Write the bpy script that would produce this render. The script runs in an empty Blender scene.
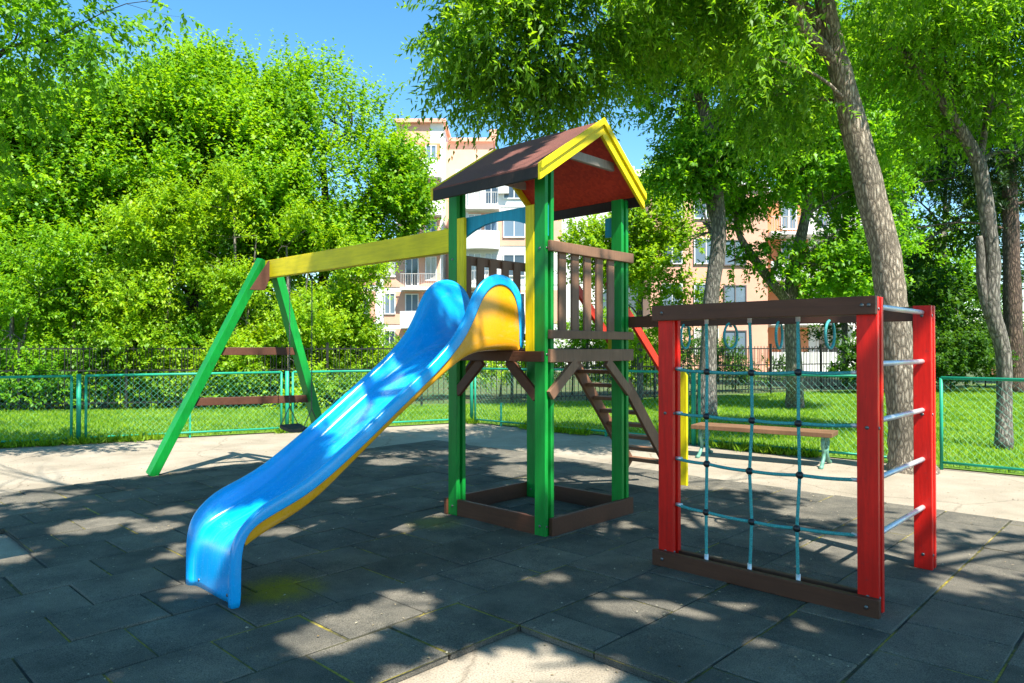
import bpy, bmesh, math, random
import numpy as np
from mathutils import Vector, Matrix

R = math.radians
random.seed(7)
C = bpy.context.scene.collection
F, CX, HY, EYE = 710.0, 512.0, 348.0, 1.5

# ------------------------------------------------------------------ helpers
def G(x, y):
    d = EYE * F / (y - HY)
    return Vector(((x - CX) / F * d, d, 0))
def P(x, y, d):
    return Vector(((x - CX) / F * d, d, EYE + (HY - y) / F * d))
U = Vector((-.7230, .6909, 0)); V = Vector((.6909, .7230, 0)); Z = Vector((0, 0, 1))
ANG = math.atan2(-.6909, .7230)          # frame whose x axis is -U and y axis is V
A0 = Vector((.262, 5.635, 0))            # outer front corner of the tower
N0 = Vector((2.043, 3.970, 0))           # outer front corner of the climbing frame
def frame(o):
    return lambda u, v, z: o + U * u + V * v + Z * z
W = frame(A0); NW = frame(N0)

class MB:
    def __init__(s): s.bm = bmesh.new()
    def quad8(s, p):
        vs = [s.bm.verts.new(q) for q in p]
        for f in ((0,1,3,2),(4,6,7,5),(0,4,5,1),(2,3,7,6),(0,2,6,4),(1,5,7,3)):
            s.bm.faces.new([vs[i] for i in f])
        return vs
    def ubox(s, Wf, u0, u1, v0, v1, z0, z1):
        return s.quad8([Wf(u, v, z) for u in (u0,u1) for v in (v0,v1) for z in (z0,z1)])
    def box(s, x0, x1, y0, y1, z0, z1):
        return s.quad8([Vector((x,y,z)) for x in (x0,x1) for y in (y0,y1) for z in (z0,z1)])
    def bar(s, a, b, wdir, w, t, ext=0.0):
        a = Vector(a); b = Vector(b); d = (b-a).normalized(); a = a-d*ext; b = b+d*ext
        wd = (Vector(wdir) - d*d.dot(Vector(wdir))).normalized(); n = d.cross(wd)
        return s.quad8([q + wd*(w/2*i) + n*(t/2*j) for q in (a,b) for i in (-1,1) for j in (-1,1)])
    def tube(s, pts, rad, seg=8, cap=True, lump=0.0, closed=False):
        pts = [Vector(p) for p in pts]; n = len(pts)
        if not hasattr(rad, '__len__'): rad = [rad]*n
        rings = []; ref = None
        for i, p in enumerate(pts):
            a = pts[(i-1) % n if closed else max(i-1,0)]; b = pts[(i+1) % n if closed else min(i+1,n-1)]
            d = (b-a).normalized()
            if ref is None: ref = d.orthogonal().normalized()
            ref = (ref - d*d.dot(ref)).normalized(); c = d.cross(ref)
            rings.append([s.bm.verts.new(p + (ref*math.cos(2*math.pi*k/seg) + c*math.sin(2*math.pi*k/seg)) * rad[i] * (1 + lump*random.uniform(-1,1))) for k in range(seg)])
        m = n if closed else n-1
        for i in range(m):
            r0, r1 = rings[i], rings[(i+1) % n]
            for k in range(seg):
                s.bm.faces.new((r0[k], r0[(k+1)%seg], r1[(k+1)%seg], r1[k]))
        if cap and not closed:
            s.bm.faces.new(rings[0][::-1]); s.bm.faces.new(rings[-1])
        return s
    def ball(s, c, r, sub=2):
        bmesh.ops.create_icosphere(s.bm, subdivisions=sub, radius=r, matrix=Matrix.Translation(c)); return s
    def disc(s, c, axis, r, h, seg=12):
        axis = Vector(axis).normalized(); c = Vector(c)
        return s.tube([c, c+axis*h], r, seg)
    def prism(s, pts, off):
        a = [s.bm.verts.new(p) for p in pts]; b = [s.bm.verts.new(Vector(p)+Vector(off)) for p in pts]
        n = len(pts)
        s.bm.faces.new(a); s.bm.faces.new(b[::-1])
        for i in range(n): s.bm.faces.new((a[(i+1)%n], a[i], b[i], b[(i+1)%n]))
        return s
    def build(s, name, mat, parent=None, origin=None, smooth=False, bevel=0.0, normals=True):
        if origin is None:
            origin = Vector(parent['_o']) if parent is not None and '_o' in parent else Vector((0,0,0))
        if normals: bmesh.ops.recalc_face_normals(s.bm, faces=s.bm.faces)
        if origin.length: bmesh.ops.translate(s.bm, verts=s.bm.verts, vec=-origin)
        me = bpy.data.meshes.new(name); s.bm.to_mesh(me); s.bm.free()
        if smooth: me.shade_smooth()
        o = bpy.data.objects.new(name, me); C.objects.link(o); me.materials.append(mat)
        if parent is not None: o.parent = parent
        else: o.location = origin
        o['_o'] = list(origin)
        if bevel:
            b = o.modifiers.new('bevel', 'BEVEL'); b.width = bevel; b.segments = 2; b.limit_method = 'ANGLE'; b.angle_limit = R(40)
        return o
def tag(o, label=None, cat=None, group=None, kind=None):
    for k, v in (('label',label),('category',cat),('group',group),('kind',kind)):
        if v: o[k] = v
    return o
def empty(name, loc, rz=0.0, label=None, cat=None, group=None, local=False):
    o = bpy.data.objects.new(name, None); C.objects.link(o); o.location = loc; o.rotation_euler = (0,0,rz); o.empty_display_size = .2
    o['_o'] = [0,0,0] if local else list(loc)
    return tag(o, label, cat, group)
def copy_tree(o, parent=None):
    c = o.copy(); C.objects.link(c); c.parent = parent
    for ch in list(o.children): copy_tree(ch, c)
    return c

# ------------------------------------------------------------------ materials
def mat(name):
    m = bpy.data.materials.new(name); m.use_nodes = True
    nt = m.node_tree; b = nt.nodes['Principled BSDF']
    return m, nt, b
def N(nt, typ, **kw):
    n = nt.nodes.new(typ)
    for k, v in kw.items():
        if k in n.inputs: n.inputs[k].default_value = v
        else: setattr(n, k, v)
    return n
def ramp(nt, src, stops):
    r = nt.nodes.new('ShaderNodeValToRGB'); e = r.color_ramp.elements
    while len(e) < len(stops): e.new(.5)
    for i, (p, c) in enumerate(stops):
        e[i].position = p; e[i].color = (*c, 1) if len(c) == 3 else c
    nt.links.new(src, r.inputs[0]); return r
def mul(c, k): return tuple(min(1, x*k) for x in c)
def bump(nt, b, src, strength=.3, dist=.01):
    bp = N(nt, 'ShaderNodeBump'); bp.inputs['Strength'].default_value = strength; bp.inputs['Distance'].default_value = dist
    nt.links.new(src, bp.inputs['Height']); nt.links.new(bp.outputs[0], b.inputs['Normal'])
def pos(nt): return nt.nodes.new('ShaderNodeNewGeometry').outputs['Position']

def paint(name, col, rough=.45, wear=.25, wearcol=(.16,.10,.06), var=.25, horiz=False):
    m, nt, b = mat(name); p = pos(nt); L = nt.links.new
    mr0 = N(nt, 'ShaderNodeMapping'); mr0.inputs['Rotation'].default_value = (0,0,-ANG); L(p, mr0.inputs[0])
    mp = N(nt, 'ShaderNodeMapping'); L(mr0.outputs[0], mp.inputs[0])
    n1 = N(nt, 'ShaderNodeTexNoise', Scale=2.2, Detail=4.0); L(p, n1.inputs['Vector'])
    r1 = ramp(nt, n1.outputs[0], [(.3, mul(col, 1-var)), (.7, mul(col, 1+var*.6))])
    n2 = N(nt, 'ShaderNodeTexNoise', Scale=28.0, Detail=6.0, Roughness=.7); L(p, n2.inputs['Vector'])
    r2 = ramp(nt, n2.outputs[0], [(.60, (0,0,0)), (.70, (1,1,1))])
    sc = N(nt, 'ShaderNodeMath', operation='MULTIPLY'); L(r2.outputs[0], sc.inputs[0]); sc.inputs[1].default_value = wear
    mx = N(nt, 'ShaderNodeMixRGB'); L(sc.outputs[0], mx.inputs[0]); L(r1.outputs[0], mx.inputs[1]); mx.inputs[2].default_value = (*wearcol, 1)
    mg = N(nt, 'ShaderNodeMapping'); mg.inputs['Scale'].default_value = (3.0,45,45) if horiz else (45,45,3.5); L(mr0.outputs[0], mg.inputs[0])
    ng = N(nt, 'ShaderNodeTexNoise', Scale=1.0, Detail=5.0, Roughness=.7); L(mg.outputs[0], ng.inputs['Vector'])
    rg_ = ramp(nt, ng.outputs[0], [(.3,(.80,.80,.80)),(.55,(1,1,1)),(.75,(1.12,1.11,1.08))])
    mgx = N(nt, 'ShaderNodeMixRGB', blend_type='MULTIPLY'); mgx.inputs[0].default_value = 1; L(mx.outputs[0], mgx.inputs[1]); L(rg_.outputs[0], mgx.inputs[2])
    L(mgx.outputs[0], b.inputs['Base Color'])
    rr = N(nt, 'ShaderNodeMapRange'); L(n2.outputs[0], rr.inputs[0]); rr.inputs[3].default_value = rough-.1; rr.inputs[4].default_value = rough+.2
    L(rr.outputs[0], b.inputs['Roughness'])
    b.inputs['Specular IOR Level'].default_value = .3
    n3 = N(nt, 'ShaderNodeTexNoise', Scale=1.0, Detail=3.0); mp.inputs['Scale'].default_value = (8,70,70) if horiz else (70,70,9); L(mp.outputs[0], n3.inputs['Vector'])
    bump(nt, b, n3.outputs[0], .25, .004)
    return m
def plain(name, col, rough=.5, metal=0.0, var=.12, scale=8.0, b_s=.1):
    m, nt, b = mat(name); p = pos(nt)
    n1 = N(nt, 'ShaderNodeTexNoise', Scale=scale, Detail=5.0); nt.links.new(p, n1.inputs['Vector'])
    r1 = ramp(nt, n1.outputs[0], [(.3, mul(col,1-var)), (.7, mul(col,1+var))]); nt.links.new(r1.outputs[0], b.inputs['Base Color'])
    b.inputs['Roughness'].default_value = rough; b.inputs['Metallic'].default_value = metal
    if b_s: bump(nt, b, n1.outputs[0], b_s, .01)
    return m
def leafmat(name, c0, c1, trans=.45, tcol=None, gloss=.022):
    m, nt, b = mat(name); L = nt.links.new; nt.nodes.remove(b)
    out = [n for n in nt.nodes if n.type == 'OUTPUT_MATERIAL'][0]
    g = nt.nodes.new('ShaderNodeNewGeometry')
    r = ramp(nt, g.outputs['Random Per Island'], [(0, c0), (.55, tuple((a+b_)/2 for a, b_ in zip(c0,c1))), (1, c1)])
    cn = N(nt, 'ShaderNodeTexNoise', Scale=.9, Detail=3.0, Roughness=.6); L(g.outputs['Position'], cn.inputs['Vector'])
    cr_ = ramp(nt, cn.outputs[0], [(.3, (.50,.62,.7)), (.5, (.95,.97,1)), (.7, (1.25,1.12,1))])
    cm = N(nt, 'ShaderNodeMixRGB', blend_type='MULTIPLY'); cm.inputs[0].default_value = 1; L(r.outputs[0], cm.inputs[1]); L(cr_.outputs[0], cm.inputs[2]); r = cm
    d = N(nt, 'ShaderNodeBsdfDiffuse'); L(r.outputs[0], d.inputs[0])
    t = N(nt, 'ShaderNodeBsdfTranslucent')
    hs = N(nt, 'ShaderNodeMixRGB', blend_type='MULTIPLY'); hs.inputs[0].default_value = 1; L(r.outputs[0], hs.inputs[1])
    hs.inputs[2].default_value = (*(tcol or (1.9,1.7,.6)), 1)
    L(hs.outputs[0], t.inputs[0])
    mx = N(nt, 'ShaderNodeMixShader'); mx.inputs[0].default_value = trans; L(d.outputs[0], mx.inputs[1]); L(t.outputs[0], mx.inputs[2])
    gl = N(nt, 'ShaderNodeBsdfGlossy'); gl.inputs['Roughness'].default_value = .5; gl.inputs[0].default_value = (.9,.95,1,1)
    m2 = N(nt, 'ShaderNodeMixShader'); m2.inputs[0].default_value = gloss; L(mx.outputs[0], m2.inputs[1]); L(gl.outputs[0], m2.inputs[2])
    L(m2.outputs[0], out.inputs[0]); return m

GREEN = paint('green paint', (.004,.265,.034), .40, .45, (.03,.09,.03))
RED = paint('red paint', (.78,.012,.006), .40, .45, (.30,.03,.03))
YELLOW = paint('yellow paint', (.84,.66,.004), .45, .2, (.35,.28,.05))
YELLOWH = paint('yellow beam paint', (.84,.66,.004), .45, .2, (.35,.28,.05), horiz=True)
BROWN = paint('dark brown stain', (.110,.042,.022), .5, .3, (.18,.10,.06), horiz=True)
RAILB = paint('grey brown paint', (.225,.120,.070), .5, .25, (.12,.07,.04))
BLACKB = paint('blackish brown paint', (.022,.014,.012), .5, .2)
ARCHB = paint('turquoise blue paint', (.010,.30,.42), .45, .12, (.05,.2,.3))
GREYW = paint('weathered grey wood', (.30,.26,.22), .7, .3)
STEPB = paint('step brown stain', (.24,.115,.065), .5, .3, (.08,.05,.03))
REDRAIL = paint('orange red paint', (.62,.035,.014), .4, .1, (.3,.03,.02))
STEEL = plain('galvanised steel', (.70,.71,.72), .4, .45, .1, 30)
CHAIN = plain('chain steel', (.12,.12,.12), .45, .7)
RUBBERB = plain('black rubber', (.018,.018,.02), .6)
ROPE = plain('turquoise rope', (.05,.33,.32), .75, 0, .35, 120, .4)
KNOT = plain('black plastic', (.012,.014,.016), .35)
BOLT = plain('bolt steel', (.2,.2,.2), .4, .8)
FENCEG = paint('fence green paint', (.018,.33,.20), .42, .1, (.05,.2,.1))
WIREG = plain('green coated wire', (.10,.50,.38), .45)
IRON = plain('black iron paint', (.012,.012,.011), .5)
BENCHW = paint('bench wood stain', (.20,.105,.055), .5, .3, (.1,.06,.04))
CASTIRON = plain('green cast iron', (.11,.27,.20), .5, 0, .3, 20)
BARK = None

def slide_mat(name, col, rough=.16):
    m, nt, b = mat(name); p = pos(nt); L = nt.links.new
    n1 = N(nt, 'ShaderNodeTexNoise', Scale=3.0, Detail=6.0, Roughness=.65); L(p, n1.inputs['Vector'])
    r1 = ramp(nt, n1.outputs[0], [(.35, mul(col,.92)), (.7, mul(col,1.08))]); L(r1.outputs[0], b.inputs['Base Color'])
    n2 = N(nt, 'ShaderNodeTexNoise', Scale=40.0, Detail=6.0, Roughness=.75); L(p, n2.inputs['Vector'])
    rr = N(nt, 'ShaderNodeMapRange'); L(n2.outputs[0], rr.inputs[0]); rr.inputs[3].default_value = rough-.06; rr.inputs[4].default_value = rough+.24
    L(rr.outputs[0], b.inputs['Roughness']); mr0 = N(nt, 'ShaderNodeMapping'); mr0.inputs['Rotation'].default_value = (0,0,-ANG); L(p, mr0.inputs[0])
    ms = N(nt, 'ShaderNodeMapping'); ms.inputs['Scale'].default_value = (90,2.2,3.0); L(mr0.outputs[0], ms.inputs[0])
    ns = N(nt, 'ShaderNodeTexNoise', Scale=1.0, Detail=6.0, Roughness=.75); L(ms.outputs[0], ns.inputs['Vector'])
    rs = ramp(nt, ns.outputs[0], [(.50,(0,0,0)),(.72,(.30,.30,.30))])
    mxs = N(nt, 'ShaderNodeMixRGB'); L(rs.outputs[0], mxs.inputs[0]); L(r1.outputs[0], mxs.inputs[1]); mxs.inputs[2].default_value = tuple(min(1,.55*c+.30) for c in col)+(1,); L(mxs.outputs[0], b.inputs['Base Color'])
    b.inputs['Coat Weight'].default_value = .2; b.inputs['Coat Roughness'].default_value = .2
    bump(nt, b, n1.outputs[0], .08, .01); return m
SLIDEB = slide_mat('blue glass fibre', (.002,.40,.86))
SLIDEY = slide_mat('yellow glass fibre', (.80,.36,.008), .2)

def shingle():
    m, nt, b = mat('brown bitumen roofing'); p = pos(nt); L = nt.links.new
    n1 = N(nt, 'ShaderNodeTexNoise', Scale=160.0, Detail=3.0); L(p, n1.inputs['Vector'])
    n0 = N(nt, 'ShaderNodeTexNoise', Scale=1.6, Detail=5.0); L(p, n0.inputs['Vector'])
    r1 = ramp(nt, n1.outputs[0], [(.3, (.085,.030,.024)), (.7, (.235,.085,.065))])
    r0 = ramp(nt, n0.outputs[0], [(.3, (.75,.75,.75)), (.7, (1.1,1.05,1))])
    mx = N(nt, 'ShaderNodeMixRGB', blend_type='MULTIPLY'); mx.inputs[0].default_value = 1; L(r1.outputs[0], mx.inputs[1]); L(r0.outputs[0], mx.inputs[2])
    L(mx.outputs[0], b.inputs['Base Color']); b.inputs['Roughness'].default_value = .9; bump(nt, b, n1.outputs[0], .6, .004); return m
SHINGLE = shingle()
def osb():
    m, nt, b = mat('red stained strand board'); p = pos(nt); L = nt.links.new
    v = N(nt, 'ShaderNodeTexVoronoi', Scale=38.0); L(p, v.inputs['Vector'])
    r = ramp(nt, v.outputs['Color'], [(.2, (.50,.034,.015)), (.8, (.64,.055,.020))]); L(r.outputs[0], b.inputs['Base Color'])
    b.inputs['Roughness'].default_value = .6; bump(nt, b, v.outputs['Distance'], .3, .004); return m
OSB = osb()
def bark(name, c0, c1, sc=1.0):
    m, nt, b = mat(name); p = pos(nt); L = nt.links.new
    mp = N(nt, 'ShaderNodeMapping'); mp.inputs['Scale'].default_value = (26*sc,26*sc,7*sc); L(p, mp.inputs[0])
    v = N(nt, 'ShaderNodeTexVoronoi', Scale=1.0, feature='DISTANCE_TO_EDGE'); 
    n = N(nt, 'ShaderNodeTexNoise', Scale=1.3, Detail=6.0, Roughness=.7); L(mp.outputs[0], n.inputs['Vector'])
    ad = N(nt, 'ShaderNodeMixRGB', blend_type='ADD'); ad.inputs[0].default_value = .9; L(mp.outputs[0], ad.inputs[1]); L(n.outputs['Color'], ad.inputs[2]); L(ad.outputs[0], v.inputs['Vector'])
    r = ramp(nt, v.outputs['Distance'], [(.0, mul(c0,.45)), (.12, c0), (.45, c1)])
    n2 = N(nt, 'ShaderNodeTexNoise', Scale=1.1, Detail=4.0); L(p, n2.inputs['Vector'])
    r2 = ramp(nt, n2.outputs[0], [(.3,(.7,.72,.7)),(.7,(1.15,1.1,1.05))])
    mx = N(nt, 'ShaderNodeMixRGB', blend_type='MULTIPLY'); mx.inputs[0].default_value = 1; L(r.outputs[0], mx.inputs[1]); L(r2.outputs[0], mx.inputs[2])
    L(mx.outputs[0], b.inputs['Base Color']); b.inputs['Roughness'].default_value = .9
    bump(nt, b, v.outputs['Distance'], 1.0, .05); return m
BARK_ASH = bark('pale ridged bark', (.27,.225,.17), (.60,.53,.43))
BARK_GREY = bark('grey bark', (.16,.145,.125), (.38,.35,.31), .8)
BARK_DARK = bark('dark bark', (.05,.042,.035), (.12,.10,.085))
BARK_PINE = bark('reddish pine bark', (.09,.055,.04), (.24,.16,.12), .6)

# ------------------------------------------------------------------ setting
def ground_mat():
    m, nt, b = mat('soil under trees'); p = pos(nt); L = nt.links.new
    n = N(nt, 'ShaderNodeTexNoise', Scale=.9, Detail=8.0, Roughness=.7); L(p, n.inputs['Vector'])
    r = ramp(nt, n.outputs[0], [(.3,(.035,.05,.012)),(.5,(.06,.10,.02)),(.7,(.11,.085,.05))]); L(r.outputs[0], b.inputs['Base Color'])
    b.inputs['Roughness'].default_value = .95; bump(nt, b, n.outputs[0], .5, .05); return m
def lawn_mat():
    m, nt, b = mat('mown lawn soil'); p = pos(nt); L = nt.links.new
    n = N(nt, 'ShaderNodeTexNoise', Scale=1.2, Detail=8.0, Roughness=.7); L(p, n.inputs['Vector'])
    n2 = N(nt, 'ShaderNodeTexNoise', Scale=60.0, Detail=4.0); L(p, n2.inputs['Vector'])
    r = ramp(nt, n.outputs[0], [(.3,(.08,.19,.010)),(.55,(.15,.28,.012)),(.7,(.22,.26,.05))])
    r2 = ramp(nt, n2.outputs[0], [(.3,(.5,.5,.5)),(.7,(1.2,1.2,1.2))])
    mx = N(nt, 'ShaderNodeMixRGB', blend_type='MULTIPLY'); mx.inputs[0].default_value = 1; L(r.outputs[0], mx.inputs[1]); L(r2.outputs[0], mx.inputs[2])
    L(mx.outputs[0], b.inputs['Base Color']); b.inputs['Roughness'].default_value = .9; bump(nt, b, n2.outputs[0], .6, .03); return m
def concrete_mat():
    m, nt, b = mat('worn pale concrete'); p = pos(nt); L = nt.links.new
    n = N(nt, 'ShaderNodeTexNoise', Scale=1.1, Detail=8.0, Roughness=.65); L(p, n.inputs['Vector'])
    n2 = N(nt, 'ShaderNodeTexNoise', Scale=110.0, Detail=3.0); L(p, n2.inputs['Vector'])
    r = ramp(nt, n.outputs[0], [(.3,(.24,.20,.145)),(.5,(.33,.28,.21)),(.62,(.37,.32,.245)),(.75,(.42,.37,.29))])
    r2 = ramp(nt, n2.outputs[0], [(.25,(.45,.45,.45)),(.5,(.95,.95,.95)),(.75,(1.2,1.2,1.2))])
    mx = N(nt, 'ShaderNodeMixRGB', blend_type='MULTIPLY'); mx.inputs[0].default_value = 1; L(r.outputs[0], mx.inputs[1]); L(r2.outputs[0], mx.inputs[2])
    # fallen-debris specks and hairline cracks
    v = N(nt, 'ShaderNodeTexVoronoi', Scale=.55, feature='DISTANCE_TO_EDGE')
    w = N(nt, 'ShaderNodeMixRGB', blend_type='ADD'); w.inputs[0].default_value = .35; L(p, w.inputs[1]); L(n.outputs['Color'], w.inputs[2]); L(w.outputs[0], v.inputs['Vector'])
    rc = ramp(nt, v.outputs['Distance'], [(0,(.6,.58,.55)),(.010,(1,1,1))])
    m3 = N(nt, 'ShaderNodeMixRGB', blend_type='MULTIPLY'); m3.inputs[0].default_value = .8; L(mx.outputs[0], m3.inputs[1]); L(rc.outputs[0], m3.inputs[2])
    L(m3.outputs[0], b.inputs['Base Color']); b.inputs['Roughness'].default_value = .9; bump(nt, b, n2.outputs[0], .7, .006); return m
def rubber_mat():
    m, nt, b = mat('grey rubber tile'); p = pos(nt); L = nt.links.new
    g = nt.nodes.new('ShaderNodeNewGeometry')
    n = N(nt, 'ShaderNodeTexNoise', Scale=2.2, Detail=8.0, Roughness=.7); L(p, n.inputs['Vector'])
    n2 = N(nt, 'ShaderNodeTexNoise', Scale=190.0, Detail=2.0); L(p, n2.inputs['Vector'])
    rt = ramp(nt, g.outputs['Random Per Island'], [(0,(.105,.101,.086)),(.5,(.128,.122,.103)),(1,(.156,.146,.122))])
    r = ramp(nt, n.outputs[0], [(.3,(.58,.60,.62)),(.7,(1.5,1.42,1.33))])
    r2 = ramp(nt, n2.outputs[0], [(.3,(.45,.45,.45)),(.7,(1.35,1.35,1.35))])
    mx = N(nt, 'ShaderNodeMixRGB', blend_type='MULTIPLY'); mx.inputs[0].default_value = 1; L(rt.outputs[0], mx.inputs[1]); L(r.outputs[0], mx.inputs[2])
    m2 = N(nt, 'ShaderNodeMixRGB', blend_type='MULTIPLY'); m2.inputs[0].default_value = 1; L(mx.outputs[0], m2.inputs[1]); L(r2.outputs[0], m2.inputs[2])
    # moss stains that grow behind the slide foot and beside the tower
    cur = m2.outputs[0]
    for c, rad, k in ((W(.40,-2.05,0), .44, .9), (W(1.0,-.30,0), .40, .45)):
        dv = N(nt, 'ShaderNodeVectorMath', operation='DISTANCE'); L(p, dv.inputs[0]); dv.inputs[1].default_value = c
        mr = N(nt, 'ShaderNodeMapRange'); L(dv.outputs['Value'], mr.inputs[0]); mr.inputs[1].default_value = rad; mr.inputs[2].default_value = 0.02; mr.inputs[3].default_value = 0; mr.inputs[4].default_value = 1
        nn = N(nt, 'ShaderNodeTexNoise', Scale=5.0, Detail=10.0, Roughness=.78); L(p, nn.inputs['Vector'])
        mm0 = N(nt, 'ShaderNodeMath', operation='MULTIPLY'); L(mr.outputs[0], mm0.inputs[0]); L(nn.outputs[0], mm0.inputs[1]); nv = N(nt, 'ShaderNodeMapRange'); L(n2.outputs[0], nv.inputs[0]); nv.inputs[1].default_value = .3; nv.inputs[2].default_value = .7; nv.inputs[3].default_value = .45; nv.inputs[4].default_value = 1.4; mm = N(nt, 'ShaderNodeMath', operation='MULTIPLY'); L(mm0.outputs[0], mm.inputs[0]); L(nv.outputs[0], mm.inputs[1])
        rr = ramp(nt, mm.outputs[0], [(.15,(0,0,0)),(.40,(k,k,k))])
        mo = N(nt, 'ShaderNodeMixRGB'); L(rr.outputs[0], mo.inputs[0]); L(cur, mo.inputs[1]); mo.inputs[2].default_value = (.27,.235,.012,1); cur = mo.outputs[0]
    L(cur, b.inputs['Base Color']); b.inputs['Roughness'].default_value = .95; b.inputs['Specular IOR Level'].default_value = .12
    ad = N(nt, 'ShaderNodeMath', operation='ADD'); L(n2.outputs[0], ad.inputs[0]); L(n.outputs[0], ad.inputs[1])
    bump(nt, b, ad.outputs[0], .55, .006); return m
def joint_mat():
    m, nt, b = mat('joint dirt and moss'); p = pos(nt); L = nt.links.new
    n = N(nt, 'ShaderNodeTexNoise', Scale=1.7, Detail=5.0, Roughness=.6); L(p, n.inputs['Vector'])
    n2 = N(nt, 'ShaderNodeTexNoise', Scale=70.0, Detail=3.0); L(p, n2.inputs['Vector'])
    r = ramp(nt, n.outputs[0], [(.40,(.018,.018,.016)),(.48,(.07,.065,.02)),(.57,(.30,.24,.02)),(.75,(.32,.26,.12))])
    r2 = ramp(nt, n2.outputs[0], [(.3,(.5,.5,.5)),(.7,(1.3,1.3,1.3))])
    mx = N(nt, 'ShaderNodeMixRGB', blend_type='MULTIPLY'); mx.inputs[0].default_value = 1; L(r.outputs[0], mx.inputs[1]); L(r2.outputs[0], mx.inputs[2])
    L(mx.outputs[0], b.inputs['Base Color']); b.inputs['Roughness'].default_value = .95; return m

def sheet(name, pts, z, m, kind='structure'):
    mb = MB(); f = mb.bm.faces.new([mb.bm.verts.new((p[0],p[1],z)) for p in pts])
    o = mb.build(name, m, normals=False)
    if o.data.polygons[0].normal.z < 0: o.data.flip_normals()
    return tag(o, kind=kind)
sheet('ground', [(-400,-400),(400,-400),(400,400),(-400,400)], -.075, ground_mat())
FC = Vector((-.9,14.6,0)); FL = Vector((-.889,-.459,0)).normalized(); FR = Vector((.752,-.659,0)).normalized()
pl = [FC+FL*22+Vector((0,.12,0)), FC+Vector((0,.12,0)), FC+FR*14+Vector((.06,.1,0)), Vector((11,-14,0)), Vector((-20,-14,0))]
sheet('concrete_path', pl, -.045, concrete_mat())
LAWN = lawn_mat()
IC = Vector((0,19.0,0)); ILd = Vector((-16,-2.6,0)).normalized(); IRd = Vector((12,6.2,0)).normalized()
sheet('lawn', [FC+FL*22+Vector((0,.1,0)), FC+Vector((0,.1,0)), FC+FR*16+Vector((.05,.08,0)), Vector((24,12,0)), Vector((22,31,0)), IC+IRd*14+Vector((0,.6,0)), IC+Vector((0,.8,0)), IC+ILd*24+Vector((0,.8,0))], -.05+.02, LAWN)

# rubber tiles: half-metre tiles in staggered rows, laid on a dirt bed; two tiles-wide openings show the concrete
JOINT = joint_mat(); RUB = rubber_mat()
U0, V0 = -1.06, -1.43
HOLES = [(-2.06,-1.06,-2.43,-1.43), (2.24,3.44,-3.98,-2.90)]
UMAX, VMAX = 5.22, 3.27
def inhole(u, v): return any(a < u < b and c < v < d for a,b,c,d in HOLES)
mb = MB(); jb = MB()
rng = random.Random(3)
for i in range(-10, 14):
    ua, ub = U0 + .5*i, U0 + .5*(i+1)
    if ub > UMAX+.02: ub = UMAX
    if ua >= UMAX-.03: continue
    j = -16
    off = 0 if i % 2 == 0 else .25
    cells = []
    while True:
        va, vb = V0 + off + .5*j, V0 + off + .5*(j+1)
        j += 1
        if va >= VMAX-.02: break
        vb = min(vb, VMAX); cells.append((va, vb))
    out = []
    for va, vb in cells:
        um = (ua+ub)/2
        segs = [(va,vb)]
        for (a,b_,c,d) in HOLES:
            if a-.01 < um < b_+.01:
                ns = []
                for s0,s1 in segs:
                    if s1 <= c or s0 >= d: ns.append((s0,s1))
                    else:
                        if s0 < c: ns.append((s0,c))
                        if s1 > d: ns.append((d,s1))
                segs = ns
        out += [s for s in segs if s[1]-s[0] > .03]
    for va, vb in out:
        g = rng.uniform(.003,.0075)
        z = rng.uniform(-.004,.004); t = [rng.uniform(-.003,.003) for _ in range(4)]
        c = [(ua+g+rng.uniform(0,.004), va+g+rng.uniform(0,.004)), (ub-g, va+g), (ub-g-rng.uniform(0,.004), vb-g-rng.uniform(0,.004)), (ua+g, vb-g)]
        lo = [mb.bm.verts.new(W(u,v,-.04)) for u,v in c]
        mid = [mb.bm.verts.new(W(u,v,z+t[k]-.005)) for k,(u,v) in enumerate(c)]
        cu = (ua+ub)/2; cv = (va+vb)/2
        hi = [mb.bm.verts.new(W(u+math.copysign(.006,cu-u), v+math.copysign(.006,cv-v), z+t[k])) for k,(u,v) in enumerate(c)]
        mb.bm.faces.new(hi)
        for k in range(4):
            q = (k+1) % 4
            mb.bm.faces.new((lo[k],lo[q],mid[q],mid[k])); mb.bm.faces.new((mid[k],mid[q],hi[q],hi[k]))
        jb.bm.faces.new([jb.bm.verts.new(W(u,v,-.0075)) for u,v in ((ua,va),(ub,va),(ub,vb),(ua,vb))])
mat_o = tag(mb.build('rubber_mat', RUB), kind='structure')
tag(jb.build('mat_joint_dirt', JOINT), kind='structure')

# ------------------------------------------------------------------ play structure
O = W(.58,.58,0)
PS = empty('play_structure', O, label='brightly painted wooden play tower with blue slide, swing beam and rope climbing net', cat='play structure')
def part(mb, name, m, parent=None, smooth=False, bevel=.004, label=None):
    o = mb.build(name, m, parent or PS, origin=O, smooth=smooth, bevel=bevel)
    return tag(o, label)

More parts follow.
